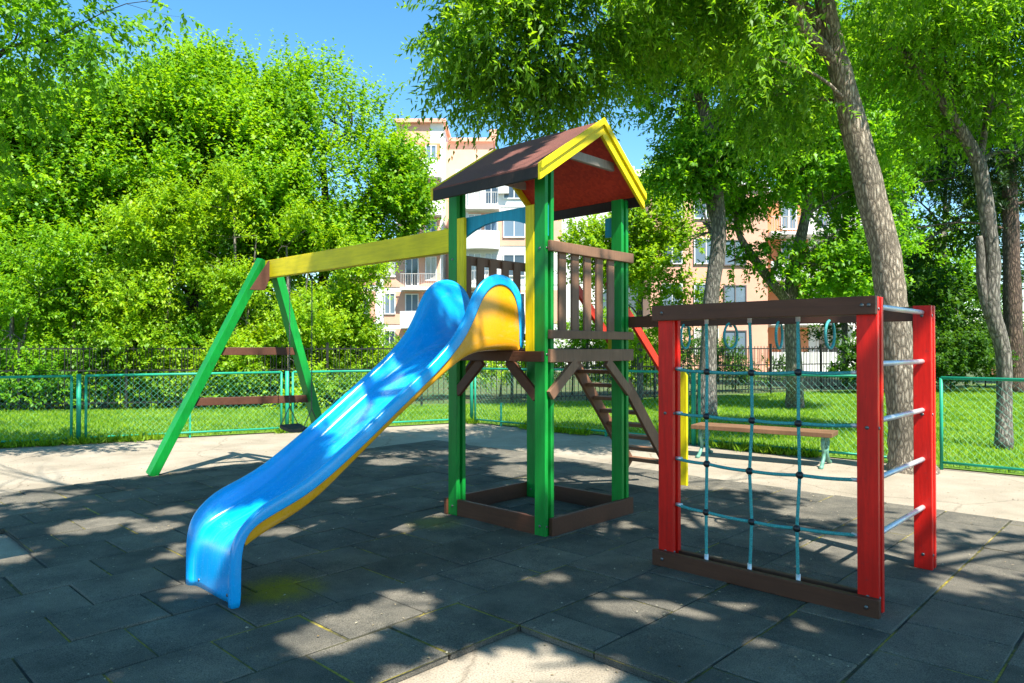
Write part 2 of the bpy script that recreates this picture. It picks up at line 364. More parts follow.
def post(Wf, u, v, h, m, name, parent=None, bolts=(), w=.112, thick=.111, gap=.034, label=None):
    t = (thick-gap)/2
    mb = MB(); mb.ubox(Wf, u, u+w, v, v+t, .0, h); mb.ubox(Wf, u, u+w, v+t+gap, v+thick, 0, h)
    mb.ubox(Wf, u+.03, u+w-.03, v+t-.001, v+t+gap+.001, 0, h-.01)
    p = part(mb, name, m, parent, label=label)
    for z in bolts:
        b = MB(); b.disc(Wf(u+w*.5, v+.002, z), -V, .011, .006); part(b, 'bolt', BOLT, p, True, 0)
        b = MB(); b.disc(Wf(u+.002, v+t*.5, z), -U, .009, .007); part(b, 'bolt', BOLT, p, True, 0)
    return p
HP = 2.98
for (u,v) in ((0,0),(1.048,0),(0,1.049),(1.048,1.049)):
    post(W, u, v, 2.99 if v == 0 else 2.845, GREEN, 'tower_post', bolts=(.08,1.45,2.3))
# roof
um = (-.16, 1.13); vm = .555; zr = 3.37
SLP = {-1: .645, 1: .855}; EXT = {-1: .76, 1: .595}
def roofpanel(mb, sgn, z_off, th, more=0.0):
    e = EXT[sgn]+more; sl = SLP[sgn]
    mb.prism([W(um[0]+.03, vm, zr+z_off), W(um[0]+.03, vm+sgn*e, zr-sl*e+z_off), W(um[0]+.03, vm+sgn*e, zr-sl*e+z_off+th), W(um[0]+.03, vm, zr+z_off+th)], U*(um[1]-um[0]-.06))
a = MB(); roofpanel(a, -1, .0, .018); roof = part(a, 'roof', OSB, label='red underside boards of the gable roof')
a = MB(); roofpanel(a, 1, .001, .018); part(a, 'ceiling_board', OSB, roof)
a = MB(); roofpanel(a, -1, .0205, .014, .03); part(a, 'roof_covering', SHINGLE, roof, bevel=0, label='brown felt roof covering')
a = MB(); roofpanel(a, 1, .0205, .014, .03); part(a, 'roof_covering', SHINGLE, roof, bevel=0, label='brown felt roof covering')
def barge(u0, t, sgn, dz, w, m, nm, ext=.03):
    mb = MB(); e = EXT[sgn]+ext; sl = SLP[sgn]; top = zr+.045+dz
    mb.prism([W(u0, vm, top), W(u0, vm+sgn*e, top-sl*e), W(u0, vm+sgn*e, top-sl*e-w), W(u0, vm, top-w*(1.12 if sgn > 0 else 1))], U*t)
    return part(mb, nm, m, roof, label='yellow barge board')
for s_ in (-1,1):
    barge(um[0]-.002, .03, s_, 0, .13, YELLOW, 'barge_board')
    barge(um[0]-.022, .0195, s_, .012, .058, YELLOW, 'barge_trim', .035)
    barge(um[1]-.028, .03, s_, 0, .11, YELLOW, 'barge_board')
for s_ in (-1,1):
    e = EXT[s_]+.002
    a = MB(); zc = zr-SLP[s_]*e
    a.ubox(W, um[0]+.03, um[1]-.03, *(sorted((vm+s_*(e+.001), vm+s_*(e+.027)))), zc-.085, zc+.012)
    part(a, 'eave_board', BLACKB, roof)
for u in (-.06, .99):
    a = MB(); a.ubox(W, u, u+.035, .24, .86, 3.05, 3.125); part(a, 'collar_beam', GREYW, roof)

# deck, boards, braces
a = MB(); a.ubox(W, .005, 1.155, .09, 1.07, 1.42, 1.455)
for k in range(9): a.ubox(W, .14, 1.02, .09+.11*k, .195+.11*k, 1.457, 1.485)
part(a, 'deck', BROWN)
a = MB(); a.ubox(W, -.034, -.002, .03, 1.19, 1.385, 1.49); part(a, 'deck_board', RAILB, label='grey brown deck edge board')
a = MB(); a.ubox(W, .005, 1.155, -.034, -.002, 1.39, 1.475); part(a, 'deck_board', BROWN)
a = MB(); a.ubox(W, 1.162, 1.194, .03, 1.19, 1.385, 1.49); part(a, 'deck_board', BROWN)
def brace(p, q, wd, m, w=.085, t=.035):
    a = MB(); a.bar(p, q, wd, w, t, .0); part(a, 'brace', m)
brace(W(-.018,.37,1.385), W(-.018,.04,1.12), V, RAILB); brace(W(-.018,.80,1.385), W(-.018,1.14,1.10), V, RAILB)
brace(W(.74,.02,1.39), W(1.06,.02,1.10), U, BROWN); brace(W(.42,.02,1.39), W(.10,.02,1.10), U, BROWN)
brace(W(1.18,.37,1.385), W(1.18,.05,1.10), V, BROWN); brace(W(1.18,.80,1.385), W(1.18,1.12,1.10), V, BROWN)
for nm, args in (('base_board',(-.036,-.001,.045,1.18,.0,.145)), ('base_board',(.114,1.046,.004,.04,0,.145)), ('base_board',(1.161,1.196,-.02,1.18,0,.145)), ('base_board',(.114,1.046,1.10,1.136,0,.145))):
    a = MB(); a.ubox(W, *args); part(a, nm, BROWN)
# railings
def railing(u0, u1, us0, us1, m, nsl):
    a = MB(); a.ubox(W, u0, u1, .03, 1.195, 2.275, 2.36); r = part(a, 'railing', m)
    a = MB(); a.ubox(W, u0, u1, .03, 1.195, 1.575, 1.645); part(a, 'rail', m, r)
    for k in range(nsl):
        v = .175 + k*.168
        a = MB(); a.ubox(W, us0, us1, v, v+.092, 1.59, 2.345); part(a, 'slat', m, r)
railing(-.034, -.002, -.0015, .022, RAILB, 5)
railing(1.162, 1.194, 1.138, 1.1615, RAILB, 5)
# yellow entrance boards and blue arches
for vv in ((-.002,.03), (1.13,1.162)):
    for uu in ((.116,.212), (.950,1.045)):
        if vv[0] < 0:
            a = MB(); a.ubox(W, uu[0], uu[1], vv[0], vv[1], 1.42 if uu[0] < .5 else 1.48, 2.66)
        else:
            a = MB(); a.ubox(W, uu[0], uu[1], vv[0], vv[1], 1.40, 2.35)
        part(a, 'entrance_board', YELLOW, label='upright yellow board beside the opening')
def arch(v0, v1, u0, u1, ztop, zend, zmid):
    pts = [W(u0,v0,ztop), W(u1,v0,ztop), W(u1,v0,zend)]
    for k in range(1,16):
        s = k/16; pts.append(W(u1-.02+(u0-u1+.04)*s, v0, zend+(zmid-zend)*math.sin(math.pi*s)**.75))
    pts.append(W(u0,v0,zend))
    a = MB(); a.prism(pts, V*(v1-v0)); part(a, 'entrance_arch', ARCHB, label='blue arch board over the opening')
arch(.042, .070, .02, 1.14, 2.665, 2.40, 2.585)
a = MB(); a.ubox(W, .02, .215, 1.092, 1.118, 2.52, 2.70); part(a, 'name_block', ARCHB, label='blue block on the rear post')

# slide
SB = [((0,1.50),(0,1.495)),((-.002,1.68),(-.008,1.494)),((-.02,1.84),(-.03,1.493)),((-.07,1.95),(-.08,1.492)),((-.16,2.005),(-.15,1.491)),((-.26,2.008),(-.24,1.489)),
((-.35,1.968),(-.32,1.486)),((-.43,1.883),(-.40,1.48)),((-.505,1.735),(-.47,1.468)),((-.60,1.585),(-.56,1.445)),((-.70,1.478),(-.66,1.405)),((-.85,1.345),(-.82,1.305)),
((-1.06,1.192),(-1.03,1.165)),((-1.30,1.017),(-1.26,1.005)),((-1.51,.862),(-1.47,.85)),((-1.72,.718),(-1.68,.69)),((-1.90,.605),(-1.87,.55)),((-2.06,.54),(-2.04,.472)),
((-2.20,.49),(-2.16,.428)),((-2.285,.45),(-2.25,.392)),((-2.338,.39),(-2.325,.352)),((-2.36,.30),(-2.366,.285)),((-2.362,.16),(-2.378,.15)),((-2.362,.0),(-2.38,.0))]
UC, HW = .605, .335
n = len(SB); cr = []
for i,(E,B) in enumerate(SB):
    p = SB[max(i-1,0)][0]; q = SB[min(i+1,n-1)][0]
    dv, dz = q[0]-p[0], q[1]-p[1]; l = math.hypot(dv,dz); nv, nz = dz/l, -dv/l     # left normal: up on the slope, forward on the exit
    k = .092 if i < 8 else (.080 if i < 19 else .055)
    cr.append((E[0]+nv*k, E[1]+nz*k) if i > 0 else (E[0]+.045,E[1]))
def lerp(a, b, t): return (a[0]+(b[0]-a[0])*t, a[1]+(b[1]-a[1])*t)
def loft(mb, rows):
    vs = [[mb.bm.verts.new(p) for p in r] for r in rows]
    for i in range(len(vs)-1):
        for k in range(len(vs[0])-1):
            mb.bm.faces.new((vs[i][k], vs[i][k+1], vs[i+1][k+1], vs[i+1][k]))
rows = []
for i,(E,B) in enumerate(SB):
    c = cr[i]
    half = [(HW, E), (HW, lerp(E,c,.45)), (HW-.004, lerp(E,c,.88)), (HW-.02, c), (HW-.045, lerp(c,B,.02)), (HW-.066, lerp(c,B,.16)), (HW-.078, lerp(c,B,.5)), (HW-.092, lerp(c,B,.82)), (HW-.125, lerp(c,B,.97)), (HW-.19, B), (.07, (B[0],B[1]-.003))]
    row = [W(UC-h, p[0], p[1]) for h,p in half] + [W(UC+h, p[0], p[1]) for h,p in half[::-1]]
    rows.append(row)
a = MB(); loft(a, rows)
SL = part(a, 'slide', SLIDEB, smooth=True, bevel=0, label='glossy blue slide chute with rolled rims')
ss = SL.modifiers.new('sub', 'SUBSURF'); ss.levels = 2; ss.render_levels = 2
so = SL.modifiers.new('sol', 'SOLIDIFY'); so.thickness = .008; so.offset = -1
rows = []
for i,(E,B) in enumerate(SB[:21]):
    c = cr[i]; bot = (B[0]+.002, B[1]-.018)
    if i < 10: bot = (B[0], min(B[1]-.016, 1.478))
    e = lerp(E, c, .2)
    bl = .016*math.sin(math.pi*min(1,max(0,(9-i)/9))) if i < 9 else 0
    half = [(HW-.010, e), (HW-.012+bl*.6, lerp(e,bot,.25)), (HW-.014+bl, lerp(e,bot,.6)), (HW-.022+bl*.4, lerp(e,bot,.9)), (HW-.045, bot), (.1, bot)]
    rows.append([W(UC-h, p[0], p[1]) for h,p in half] + [W(UC+h, p[0], p[1]) for h,p in half[::-1]])
a = MB(); loft(a, rows)
sy = part(a, 'underside', SLIDEY, SL, True, 0, label='orange yellow underside of the slide')
ss = sy.modifiers.new('sub', 'SUBSURF'); ss.levels = 2; ss.render_levels = 2
for du in (-.2, .2):
    a = MB(); a.disc(W(UC+du,-2.377,.045), -V, .010, .008); part(a, 'bolt', BOLT, SL, True, 0)

# ladder at the back
LD = MB(); 
def strg(u): return W(u,1.17,1.44), W(u,2.21,.256)
a = MB(); p,q = strg(.21); a.bar(p,q,Z,.125,.036); lad = part(a, 'ladder', STEPB)
a = MB(); p,q = strg(.70); a.bar(p,q,Z,.125,.036); part(a, 'stringer', STEPB, lad)
for k in range(9):
    t = .045 + k*.098; v = 1.17+1.23*t; z = 1.44-1.40*t+.03
    a = MB(); a.ubox(W, .229, .681, v-.07, v+.07, z-.017, z+.017); part(a, 'step', STEPB, lad)
for u in (.245, .655):
    a = MB(); e_ = .86 if u < .5 else .50; a.bar(W(u,1.18,2.13), W(u,1.18+1.46*e_,2.13-1.33*e_), Z, .085, .034); part(a, 'handrail', REDRAIL, lad, label='red sloping handrail')
    if u > .5:
        a = MB(); a.bar(W(u,1.89,1.46), W(u,1.89,.63), V, .06, .03); part(a, 'baluster', REDRAIL, lad); continue
    a = MB(); w0, w1 = u+.02, u+.115
    a.prism([W(w0,2.645,0), W(w1,2.645,0), W(w1,2.645,1.20), W(w1-.02,2.645,1.235), W((w0+w1)/2,2.645,1.25), W(w0+.02,2.645,1.235), W(w0,2.645,1.20)], V*.035)
    part(a, 'handrail_post', YELLOW, lad, label='yellow round-topped handrail post')

# swing beam and A-frame
SBM = lambda t: W(1.16+t, .02, 0)
a = MB(); a.ubox(W, 1.162, 1.16+3.80, .0, .04, 2.37, 2.585); a.ubox(W, 1.162, 1.16+3.80, .048, .088, 2.37, 2.585); a.ubox(W, 1.30, 1.16+3.78, .03, .06, 2.39, 2.57)
part(a, 'swing_beam', YELLOWH, label='long yellow swing beam')
top = W(1.16+3.50, .03, 2.60)
f0 = G(152,475); f1 = G(329,463)
a = MB(); a.bar(f0, top+Vector((-.03,-.01,0)), U, .15, .10); leg = part(a, 'swing_leg', GREEN)
a = MB(); a.bar(f1, top+Vector((.09,.06,-.06)), U, .15, .10); part(a, 'swing_leg', GREEN)
for z in (.85, 1.46):
    t = z/2.6
    a = MB(); p = f0.lerp(top,t); q = f1.lerp(top,t); p.z = q.z = z; d = (q-p).normalized()
    a.bar(p-d*.04, q+d*.04, Z, .095, .04); part(a, 'crossbar', BROWN)
dd = (f1-f0).normalized()
nrm = dd.cross(Z)
tt = W(1.16+3.50,.03,0)
for s in (.13,):
    a = MB(); c = tt + Z*2.37
    a.prism([c-dd*.20+nrm*s-Z*.16, c-dd*.02+nrm*s-Z*.16, c+dd*.12+nrm*s+Z*.21, c+dd*.02+nrm*s+Z*.21], nrm*.035); part(a, 'gusset_plate', BROWN)

# climbing frame
HT = 1.79
for (u,v,lab) in ((0,0,None),(1.305,0,None),(0,1.14,None)):
    post(NW, u, v, HT, RED, 'frame_post', bolts=(.1,1.05,1.72), label='red upright post of the climbing frame')
a = MB(); a.ubox(NW, -.004, 1.44, -.046, -.002, 1.688, HT+.002); part(a, 'top_beam', BROWN)
a = MB(); a.ubox(NW, .115, 1.302, .072, .108, 1.69, 1.78); part(a, 'top_beam', BROWN)
a = MB(); a.ubox(NW, -.015, 1.44, -.046, -.002, 0, .105); part(a, 'base_board', BROWN)
a = MB(); a.ubox(NW, .115, 1.302, .072, .108, 0, .10); part(a, 'base_board', BROWN)
a = MB(); a.bar(NW(.02,1.196,1.736), NW(2.52,1.157,1.736), Z, .10, .03); part(a, 'rear_beam', BROWN)
for (u,z) in ((.03,1.74),(.065,1.74),(.05,.055),(1.36,.055),(1.36,1.74)):
    a = MB(); a.disc(NW(u,-.045,z), -V, .011, .006); part(a, 'bolt', BOLT, None, True, 0)
for z in (1.742,1.408,1.077,.743,.418):
    a = MB(); a.tube([NW(.056,.09,z), NW(.056,1.16,z)], .0165, 14); part(a, 'rung', STEEL, smooth=True, bevel=0, label='galvanised steel rung')
us = (.452,.760,1.060); zs = (1.352,1.047,.735,.418)
rr = random.Random(11)
XY = {}
for i,u in enumerate(us):
    for j,z in enumerate(zs): XY[i,j] = NW(u+rr.uniform(-.012,.012), .022+rr.uniform(-.012,.012), z-(.012 if i==1 else .004)+rr.uniform(-.006,.006))
def rope(pts, name='rope'):
    fine = []
    for k in range(len(pts)-1):
        p,q = pts[k],pts[k+1]; L = (q-p).length; m = max(3,int(L/.03))
        for s in range(m):
            t = s/m; fine.append(p.lerp(q,t) - Z*(.006*math.sin(math.pi*t) if abs(q.z-p.z) < .1 else 0))
    fine.append(pts[-1])
    a = MB(); a.tube(fine, .0105, 8); return a
net = None
for i,u in enumerate(us):
    a = rope([NW(u,.022,1.73)]+[XY[i,j] for j in range(4)]+[NW(u+.004,.022,.06)])
    if net is None: net = part(a, 'climbing_net', ROPE, smooth=True, bevel=0, label='turquoise rope climbing net with black ball joints')
    else: part(a, 'rope', ROPE, net, True, 0)
for j,z in enumerate(zs):
    part(rope([NW(.11,.05,z+.008)]+[XY[i,j] for i in range(3)]+[NW(1.31,.05,z+.004)]), 'rope', ROPE, net, True, 0)
    for i in range(3):
        a = MB(); a.ball(XY[i,j], .0245); part(a, 'ball_joint', KNOT, net, True, 0)
    for u in (.112,1.305):
        a = MB(); s = 1 if u < 1 else -1
        a.tube([NW(u,.05,z+.006), NW(u+s*.045,.048,z+.005)], .012, 10); part(a, 'ferrule', STEEL, net, True, 0)
for u in us:
    a = MB(); a.tube([NW(u,.022,1.66), NW(u,.022,1.735)], .0135, 10); part(a, 'ferrule', STEEL, net, True, 0)
    a = MB(); a.tube([NW(u+.004,.022,.045), NW(u+.004,.022,.135)], .0135, 10); part(a, 'ferrule', STEEL, net, True, 0)

# hand rings and swing (they hang: things of their own)
RGL = ['turquoise rope hand ring hanging closest to the red corner post', 'turquoise rope hand ring, second along from the red corner post', 'turquoise rope hand ring, third along from the red corner post', 'turquoise rope hand ring hanging closest to the play tower']
ring0 = None
for k,u in enumerate((.677,1.063,1.468,1.887)):
    loc = NW(u,1.184,1.700)
    if ring0 is None:
        ring0 = empty('hand_ring', loc, ANG, RGL[0], 'hand ring', 'rope hand rings under the rear beam', local=True)
        pts = [Vector((0, .092*math.sin(2*math.pi*i/24), -.100+.104*math.cos(2*math.pi*i/24))) for i in range(24)]
        a = MB(); a.tube(pts, .0105, 8, closed=True); a.build('rope_loop', ROPE, ring0, smooth=True)
        a = MB(); a.tube([(0,0,.004),(0,0,-.03)], .013, 8); a.build('ferrule', STEEL, ring0, smooth=True)
    else:
        r_ = copy_tree(ring0); r_.location = loc; r_['label'] = RGL[k]
    if k: r_.rotation_euler.z = ANG + (.15,-.12,.1)[k-1]
sw = empty('swing', W(1.16+2.66,.044,0), label='black rubber swing seat on chains under the yellow beam', cat='swing')
swO = Vector(sw['_o'])
t0, t1 = 2.92, 2.42
a = MB()
pts = []
for k in range(13):
    s = k/12; pts.append((1.16+t0+(t1-t0)*s, .575-.035*math.sin(math.pi*s)))
for k in range(12):
    p,q = pts[k],pts[k+1]
    a.quad8([W(u,v,z+dz) for (u,z) in (p,q) for v in (-.08,.17) for dz in (-.018,.018)])
a.build('seat', RUBBERB, sw)
for t in (t0,t1):
    a = MB(); top_ = W(1.16+t,.044,2.37); bot = W(1.16+t,.044,.80)
    Lc = (top_-bot).length; nl = int(Lc/.03)
    for k in range(nl):
        c = top_.lerp(bot,(k+.5)/nl); ax = (U if k%2 else V)
        a.tube([c+ax*.007*math.cos(2*math.pi*i/8)+Z*.019*math.sin(2*math.pi*i/8) for i in range(8)], .0028, 5, closed=True)
    for v in (-.07,.16): a.tube([bot, W(1.16+t,v,.575)], .006, 6)
    a.build('chain', CHAIN, sw)

# ------------------------------------------------------------------ bench
def bench(loc, ang, label, L=1.62):
    b = empty('bench', loc, ang, label, 'bench', local=True)
    for y in (-.22,-.07,.08):
        a = MB(); a.box(-L/2-.06, L/2+.06, y, y+.138, .395, .455); a.build('seat_plank', BENCHW, b, bevel=.006)
    for x in (-L/2+.06, L/2-.06):
        a = MB()
        for s in (-1,1):
            pts = [(x, s*.03, .39), (x, s*.15, .36), (x, s*.17, .28), (x, s*.10, .2), (x, s*.11, .12), (x, s*.20, .05), (x, s*.26, .014), (x, s*.31, .014)]
            a.tube(pts, [.028,.028,.026,.025,.025,.025,.028,.028], 8)
            a.tube([(x, s*.11+.045*math.cos(q)*s, .32+.045*math.sin(q)) for q in [2*math.pi*i/12 for i in range(12)]], .013, 6, closed=True)
        a.tube([(x,-.17,.395),(x,.21,.395)], .02, 8); a.tube([(x,-.065,.2),(x,.065,.2)], .016, 8)
        a.tube([(x,.05*math.cos(q),.3+.05*math.sin(q)) for q in [2*math.pi*i/12 for i in range(12)]], .010, 6, closed=True)
        a.build('leg', CASTIRON, b, smooth=True)
    return b
b0, b1 = G(699,452), G(829,463)
bench((b0+b1)/2 + Vector((.02,.02,-.045)), math.atan2((b1-b0).y,(b1-b0).x), 'backless wooden bench with green cast iron legs behind the climbing net', (b1-b0).length)

# ------------------------------------------------------------------ green chain-link fence
def chainlink(a, p, d, L, z0, z1, pitch=.085, r=.0009):
    n_ = Vector((-d.y,d.x,0))
    H = z1-z0; k = -int(H/pitch)-1
    for sgn in (1,-1):
        s0 = -H
        while s0 < L:
            # line x = s0 + sgn' * z
            if sgn == 1: xa, xb = s0, s0+H
            else: xa, xb = s0+H, s0
            pts = []
            za, zb = z0, z1
            def clip(xa, za, xb, zb):
                if xa > xb: xa,za,xb,zb = xb,zb,xa,za
                if xb <= 0 or xa >= L: return None
                if xa < 0: za += (zb-za)*(0-xa)/(xb-xa); xa = 0
                if xb > L: zb = za+(zb-za)*(L-xa)/(xb-xa); xb = L
                return xa,za,xb,zb
            c = clip(xa,za,xb,zb)
            if c and abs(c[2]-c[0]) > .01:
                off = n_*(.002*sgn)
                a.tube([p+d*c[0]+Z*c[1]+off, p+d*c[2]+Z*c[3]+off], r, 3, cap=False)
            s0 += pitch*1.1
def fence(name, start, d, spans, label, h0, h1, stake=True):
    f = empty(name, start, 0, label, 'fence')
    o = Vector(f['_o'])
    def zb(s): return -.045
    for (s0,s1,ha,hb) in spans:
        p = start+d*(s0+.10); q = start+d*(s1-.10); L = (q-p).length
        a = MB(); a.tube([p+Z*ha, q+Z*hb], .021, 8); a.build('rail', FENCEG, f, smooth=True)
        a = MB(); a.tube([p+Z*.05, q+Z*.05], .017, 8); a.build('rail', FENCEG, f, smooth=True)
        for x,h in ((p,ha),(q,hb)):
            a = MB(); a.tube([x-Z*.05, x+Z*h], .021, 8); a.build('upright', FENCEG, f, smooth=True)
        a = MB(); chainlink(a, p, d, L, .05, min(ha,hb)-.01); a.build('chain_link', WIREG, f)
        if stake:
            a = MB(); m_ = (p+q)/2; a.bar(m_-Z*.05+Vector((0,.03,0)), m_+Z*.42+Vector((0,.03,0)), d, .03, .03); a.build('stake', FENCEG, f)
    posts = sorted({s for sp in spans for s in sp[:2]})
    for s in posts:
        h = max(sp[2] for sp in spans)+.02
        a = MB(); a.tube([start+d*s-Z*.05, start+d*s+Z*h], .036, 10); a.build('post', FENCEG, f, smooth=True)
    return f
fence('chain_link_fence', FC, FL, [(.1,3.6,1.06,1.06),(3.6,6.85,1.06,1.05),(6.85,10.1,1.05,1.04),(10.1,13.4,1.04,1.04)], 'low green chain-link fence running behind the green swing legs', 0, 0)
fence('chain_link_fence', FC+FR*.1, FR, [(0,1.62,1.08,1.09),(1.62,4.93,1.10,1.11),(4.93,8.25,1.11,1.12),(8.25,11.6,1.12,1.12)], 'low green chain-link fence running behind the wooden bench', 0, 0)

# ------------------------------------------------------------------ black iron fence
def ironfence(start, d, L, label, h=1.56):
    f = empty('iron_fence', start, 0, label, 'fence')
    k = 0; s = 0
    while s < L-.1:
        e = min(s+2.4, L)
        a = MB()
        for z in (.16, .95, h-.08): a.bar(start+d*s+Z*z, start+d*e+Z*z, Z, .035, .02)
        x = s+.14
        while x < e-.05:
            a.bar(start+d*x+Z*.06, start+d*x+Z*h, d, .016, .016); x += .14
        x = s+.14+.07
        while x < e-.1:
            zc = .95+.22; a.bar(start+d*x+Z*.95, start+d*x+Z*(h-.08), d, .012, .012); x += .28
        a.build('bar_panel', IRON, f)
        a = MB(); a.bar(start+d*s-Z*.06, start+d*s+Z*(h+.08), d, .06, .06); a.build('post', IRON, f)
        s = e
    return f
ironfence(IC, ILd, 21.5, 'black iron railing under the bright green trees behind the swing')
ironfence(IC, IRd, 13.5, 'black iron railing in front of the pale orange building')

# ------------------------------------------------------------------ foliage
SUN = Vector((.52,-.854,0)).normalized(); SEL = R(57)
SD = np.array([SUN.x*math.cos(SEL), SUN.y*math.cos(SEL), math.sin(SEL)])
def unit(a): return a/np.maximum(np.linalg.norm(a,axis=-1,keepdims=True),1e-9)
def leaf_mesh(name, base, d, nrm, ln, wd, m, parent, origin, ri):
    n = len(base); side = unit(np.cross(d, nrm)); up = unit(np.cross(side, d))
    ln = ln[:,None]; wd = wd[:,None]
    fold = .18
    v = np.empty((n,4,3))
    v[:,0] = base
    v[:,1] = base + d*ln*.42 + side*wd*.5 + up*wd*fold
    v[:,2] = base + d*ln - up*ln*.12
    v[:,3] = base + d*ln*.42 - side*wd*.5 + up*wd*fold
    v -= np.array(origin)
    me = bpy.data.meshes.new(name); me.vertices.add(n*4); me.vertices.foreach_set('co', v.astype(np.float32).ravel())
    me.loops.add(n*4); me.loops.foreach_set('vertex_index', np.arange(n*4, dtype=np.int32))
    me.polygons.add(n); me.polygons.foreach_set('loop_start', np.arange(0,n*4,4,dtype=np.int32)); 
    try: me.polygons.foreach_set('loop_total', np.full(n,4,dtype=np.int32))
    except Exception: pass
    me.update(calc_edges=True); me.materials.append(m)
    o = bpy.data.objects.new(name, me); C.objects.link(o)
    if parent is not None: o.parent = parent
    else: o.location = origin
    return o
def pnoise(p, seed, f):
    r = np.random.default_rng(seed); s = np.zeros(len(p))
    for k in range(7):
        d = r.normal(size=3); d /= np.linalg.norm(d); s += np.sin((p@d)*f*(.7+.25*k) + r.uniform(0,6.28))
    return s/7
def gen_leaves(lobes, twigs, per, ln, wd, rng, up=.35, twig=(.3,.6), droop=0.0, thr=-.16, nf=1.4, seed=0, spread=.75, shell=.5, flat=.9, shoots=0):
    """lobes: list of (centre, radii, weight); returns base, dir, normal, length, width"""
    w = np.array([l[2] if len(l) > 2 else l[1][0]*l[1][1]+l[1][0]*l[1][2] for l in lobes], float); w /= w.sum()
    li = rng.choice(len(lobes), twigs, p=w)
    c = np.array([tuple(l[0]) for l in lobes])[li]; r = np.array([l[1] for l in lobes])[li]
    d = unit(rng.normal(size=(twigs,3)))
    rho = shell + (1.0-shell)*rng.random(twigs)**.7 + rng.normal(0,.07,twigs)
    p = c + d*r*rho[:,None]
    keep = (pnoise(p, seed, nf) > thr) & (p[:,2] > .15)
    p, d = p[keep], d[keep]; m = len(p)
    td = unit(d*.75 + np.array([0,0,up]) + rng.normal(0,.38,(m,3)))
    tl = rng.uniform(twig[0], twig[1], m)
    if shoots:
        q = rng.choice(len(lobes), shoots, p=w); cc = np.array([tuple(l[0]) for l in lobes])[q]; rr_ = np.array([l[1] for l in lobes])[q]
        dd_ = unit(rng.normal(size=(shoots,3)) + np.array([0,0,.7])); pp = cc + dd_*rr_*.9
        p = np.concatenate([p,pp]); td = np.concatenate([td, unit(dd_*.45+np.array([0,0,1.0])+rng.normal(0,.18,(shoots,3)))]); tl = np.concatenate([tl, rng.uniform(.6,1.4,shoots)]); m += shoots
    t = np.tile(np.linspace(.05,1,per),(m,1)) + rng.uniform(-.04,.04,(m,per))
    base = p[:,None,:] + td[:,None,:]*(tl[:,None]*t)[:,:,None]
    base[:,:,2] -= droop*(t**2)*tl[:,None]
    perp = unit(np.cross(td[:,None,:], rng.normal(size=(m,per,3))))
    ld = unit(td[:,None,:]*.45 + perp*spread + np.array([0,0,-droop*.8]))
    nn = unit(np.array([0,0,flat]) + SD*.6 + rng.normal(0,.42,(m,per,3)))
    k = m*per
    sc = (1.12-.45*np.abs(t-.45)).ravel()*rng.uniform(.7,1.2,k)
    return base.reshape(k,3), ld.reshape(k,3), nn.reshape(k,3), ln*sc, wd*sc

def limb_curve(a, b, rng, bend=.18, n=6):
    a = Vector(a); b = Vector(b); L = (b-a).length; off = Vector((rng.normal(),rng.normal(),abs(rng.normal())*.8))*L*bend*.5
    return [a.lerp(b,k/n) + off*math.sin(math.pi*k/n) - Z*0 for k in range(n+1)]
def make_tree(name, label, cat, base, trunk, lobes, bark_m, leaf_m, twigs, per, ln, wd, seed, group=None, limb_r=.06, sub=2, filt=None, rseg=10, **kw):
    """trunk: list of (point, radius) lists (polylines)."""
    rng = np.random.default_rng(seed)
    t = empty(name, base, 0, label, cat, group); o = Vector(t['_o'])
    a = MB()
    for pl_ in trunk:
        pts = [Vector(p) for p,_ in pl_]; rad = [r for _,r in pl_]
        fp, fr = [], []
        for k in range(len(pts)-1):
            for s in range(4):
                q = s/4
                p0 = pts[max(k-1,0)]; p1 = pts[k]; p2 = pts[k+1]; p3 = pts[min(k+2,len(pts)-1)]
                fp.append(.5*((2*p1)+(p2-p0)*q+(2*p0-5*p1+4*p2-p3)*q*q+(3*p1-p0-3*p2+p3)*q**3)); fr.append(rad[k]+(rad[k+1]-rad[k])*q)
        fp.append(pts[-1]); fr.append(rad[-1])
        a.tube(fp, fr, rseg, lump=.07)
    allp = [(Vector(p),r) for pl_ in trunk for p,r in pl_[1:]]
    for lb in lobes:
        c = Vector(lb[0]); r_ = lb[1]
        cand = min(allp, key=lambda q: (q[0]-c).length + (2.0 if q[0].z > c.z+.3 else 0))
        r0 = min(cand[1]*.75, limb_r)
        pts = limb_curve(cand[0], c, rng)
        a.tube(pts, [r0*(1-.75*k/6) for k in range(7)], 6)
        for k in range(sub):
            dv = Vector(unit(rng.normal(size=3)+np.array([0,0,.3]))); e = c + Vector((dv.x*r_[0],dv.y*r_[1],dv.z*r_[2]))*.85
            a.tube(limb_curve(pts[3+k%3], e, rng, .2, 4), [r0*.38,r0*.3,r0*.22,r0*.15,r0*.08], 5)
    a.build('trunk', bark_m, t, smooth=True)
    B = gen_leaves(lobes, twigs, per, ln, wd, rng, seed=seed, **kw)
    if filt is not None:
        k = filt(B[0]); B = tuple(x[k] for x in B)
    leaf_mesh('crown', B[0], B[1], B[2], B[3], B[4], leaf_m, t, o, rng)
    return t

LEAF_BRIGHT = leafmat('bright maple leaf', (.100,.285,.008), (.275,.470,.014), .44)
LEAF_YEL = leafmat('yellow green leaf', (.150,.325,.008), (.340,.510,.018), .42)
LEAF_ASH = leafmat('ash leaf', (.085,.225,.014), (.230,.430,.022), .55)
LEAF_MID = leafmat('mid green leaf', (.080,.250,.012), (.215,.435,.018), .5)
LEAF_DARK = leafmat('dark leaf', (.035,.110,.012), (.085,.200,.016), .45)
LEAF_PINE = leafmat('pine needle', (.018,.050,.016), (.045,.095,.028), .2)

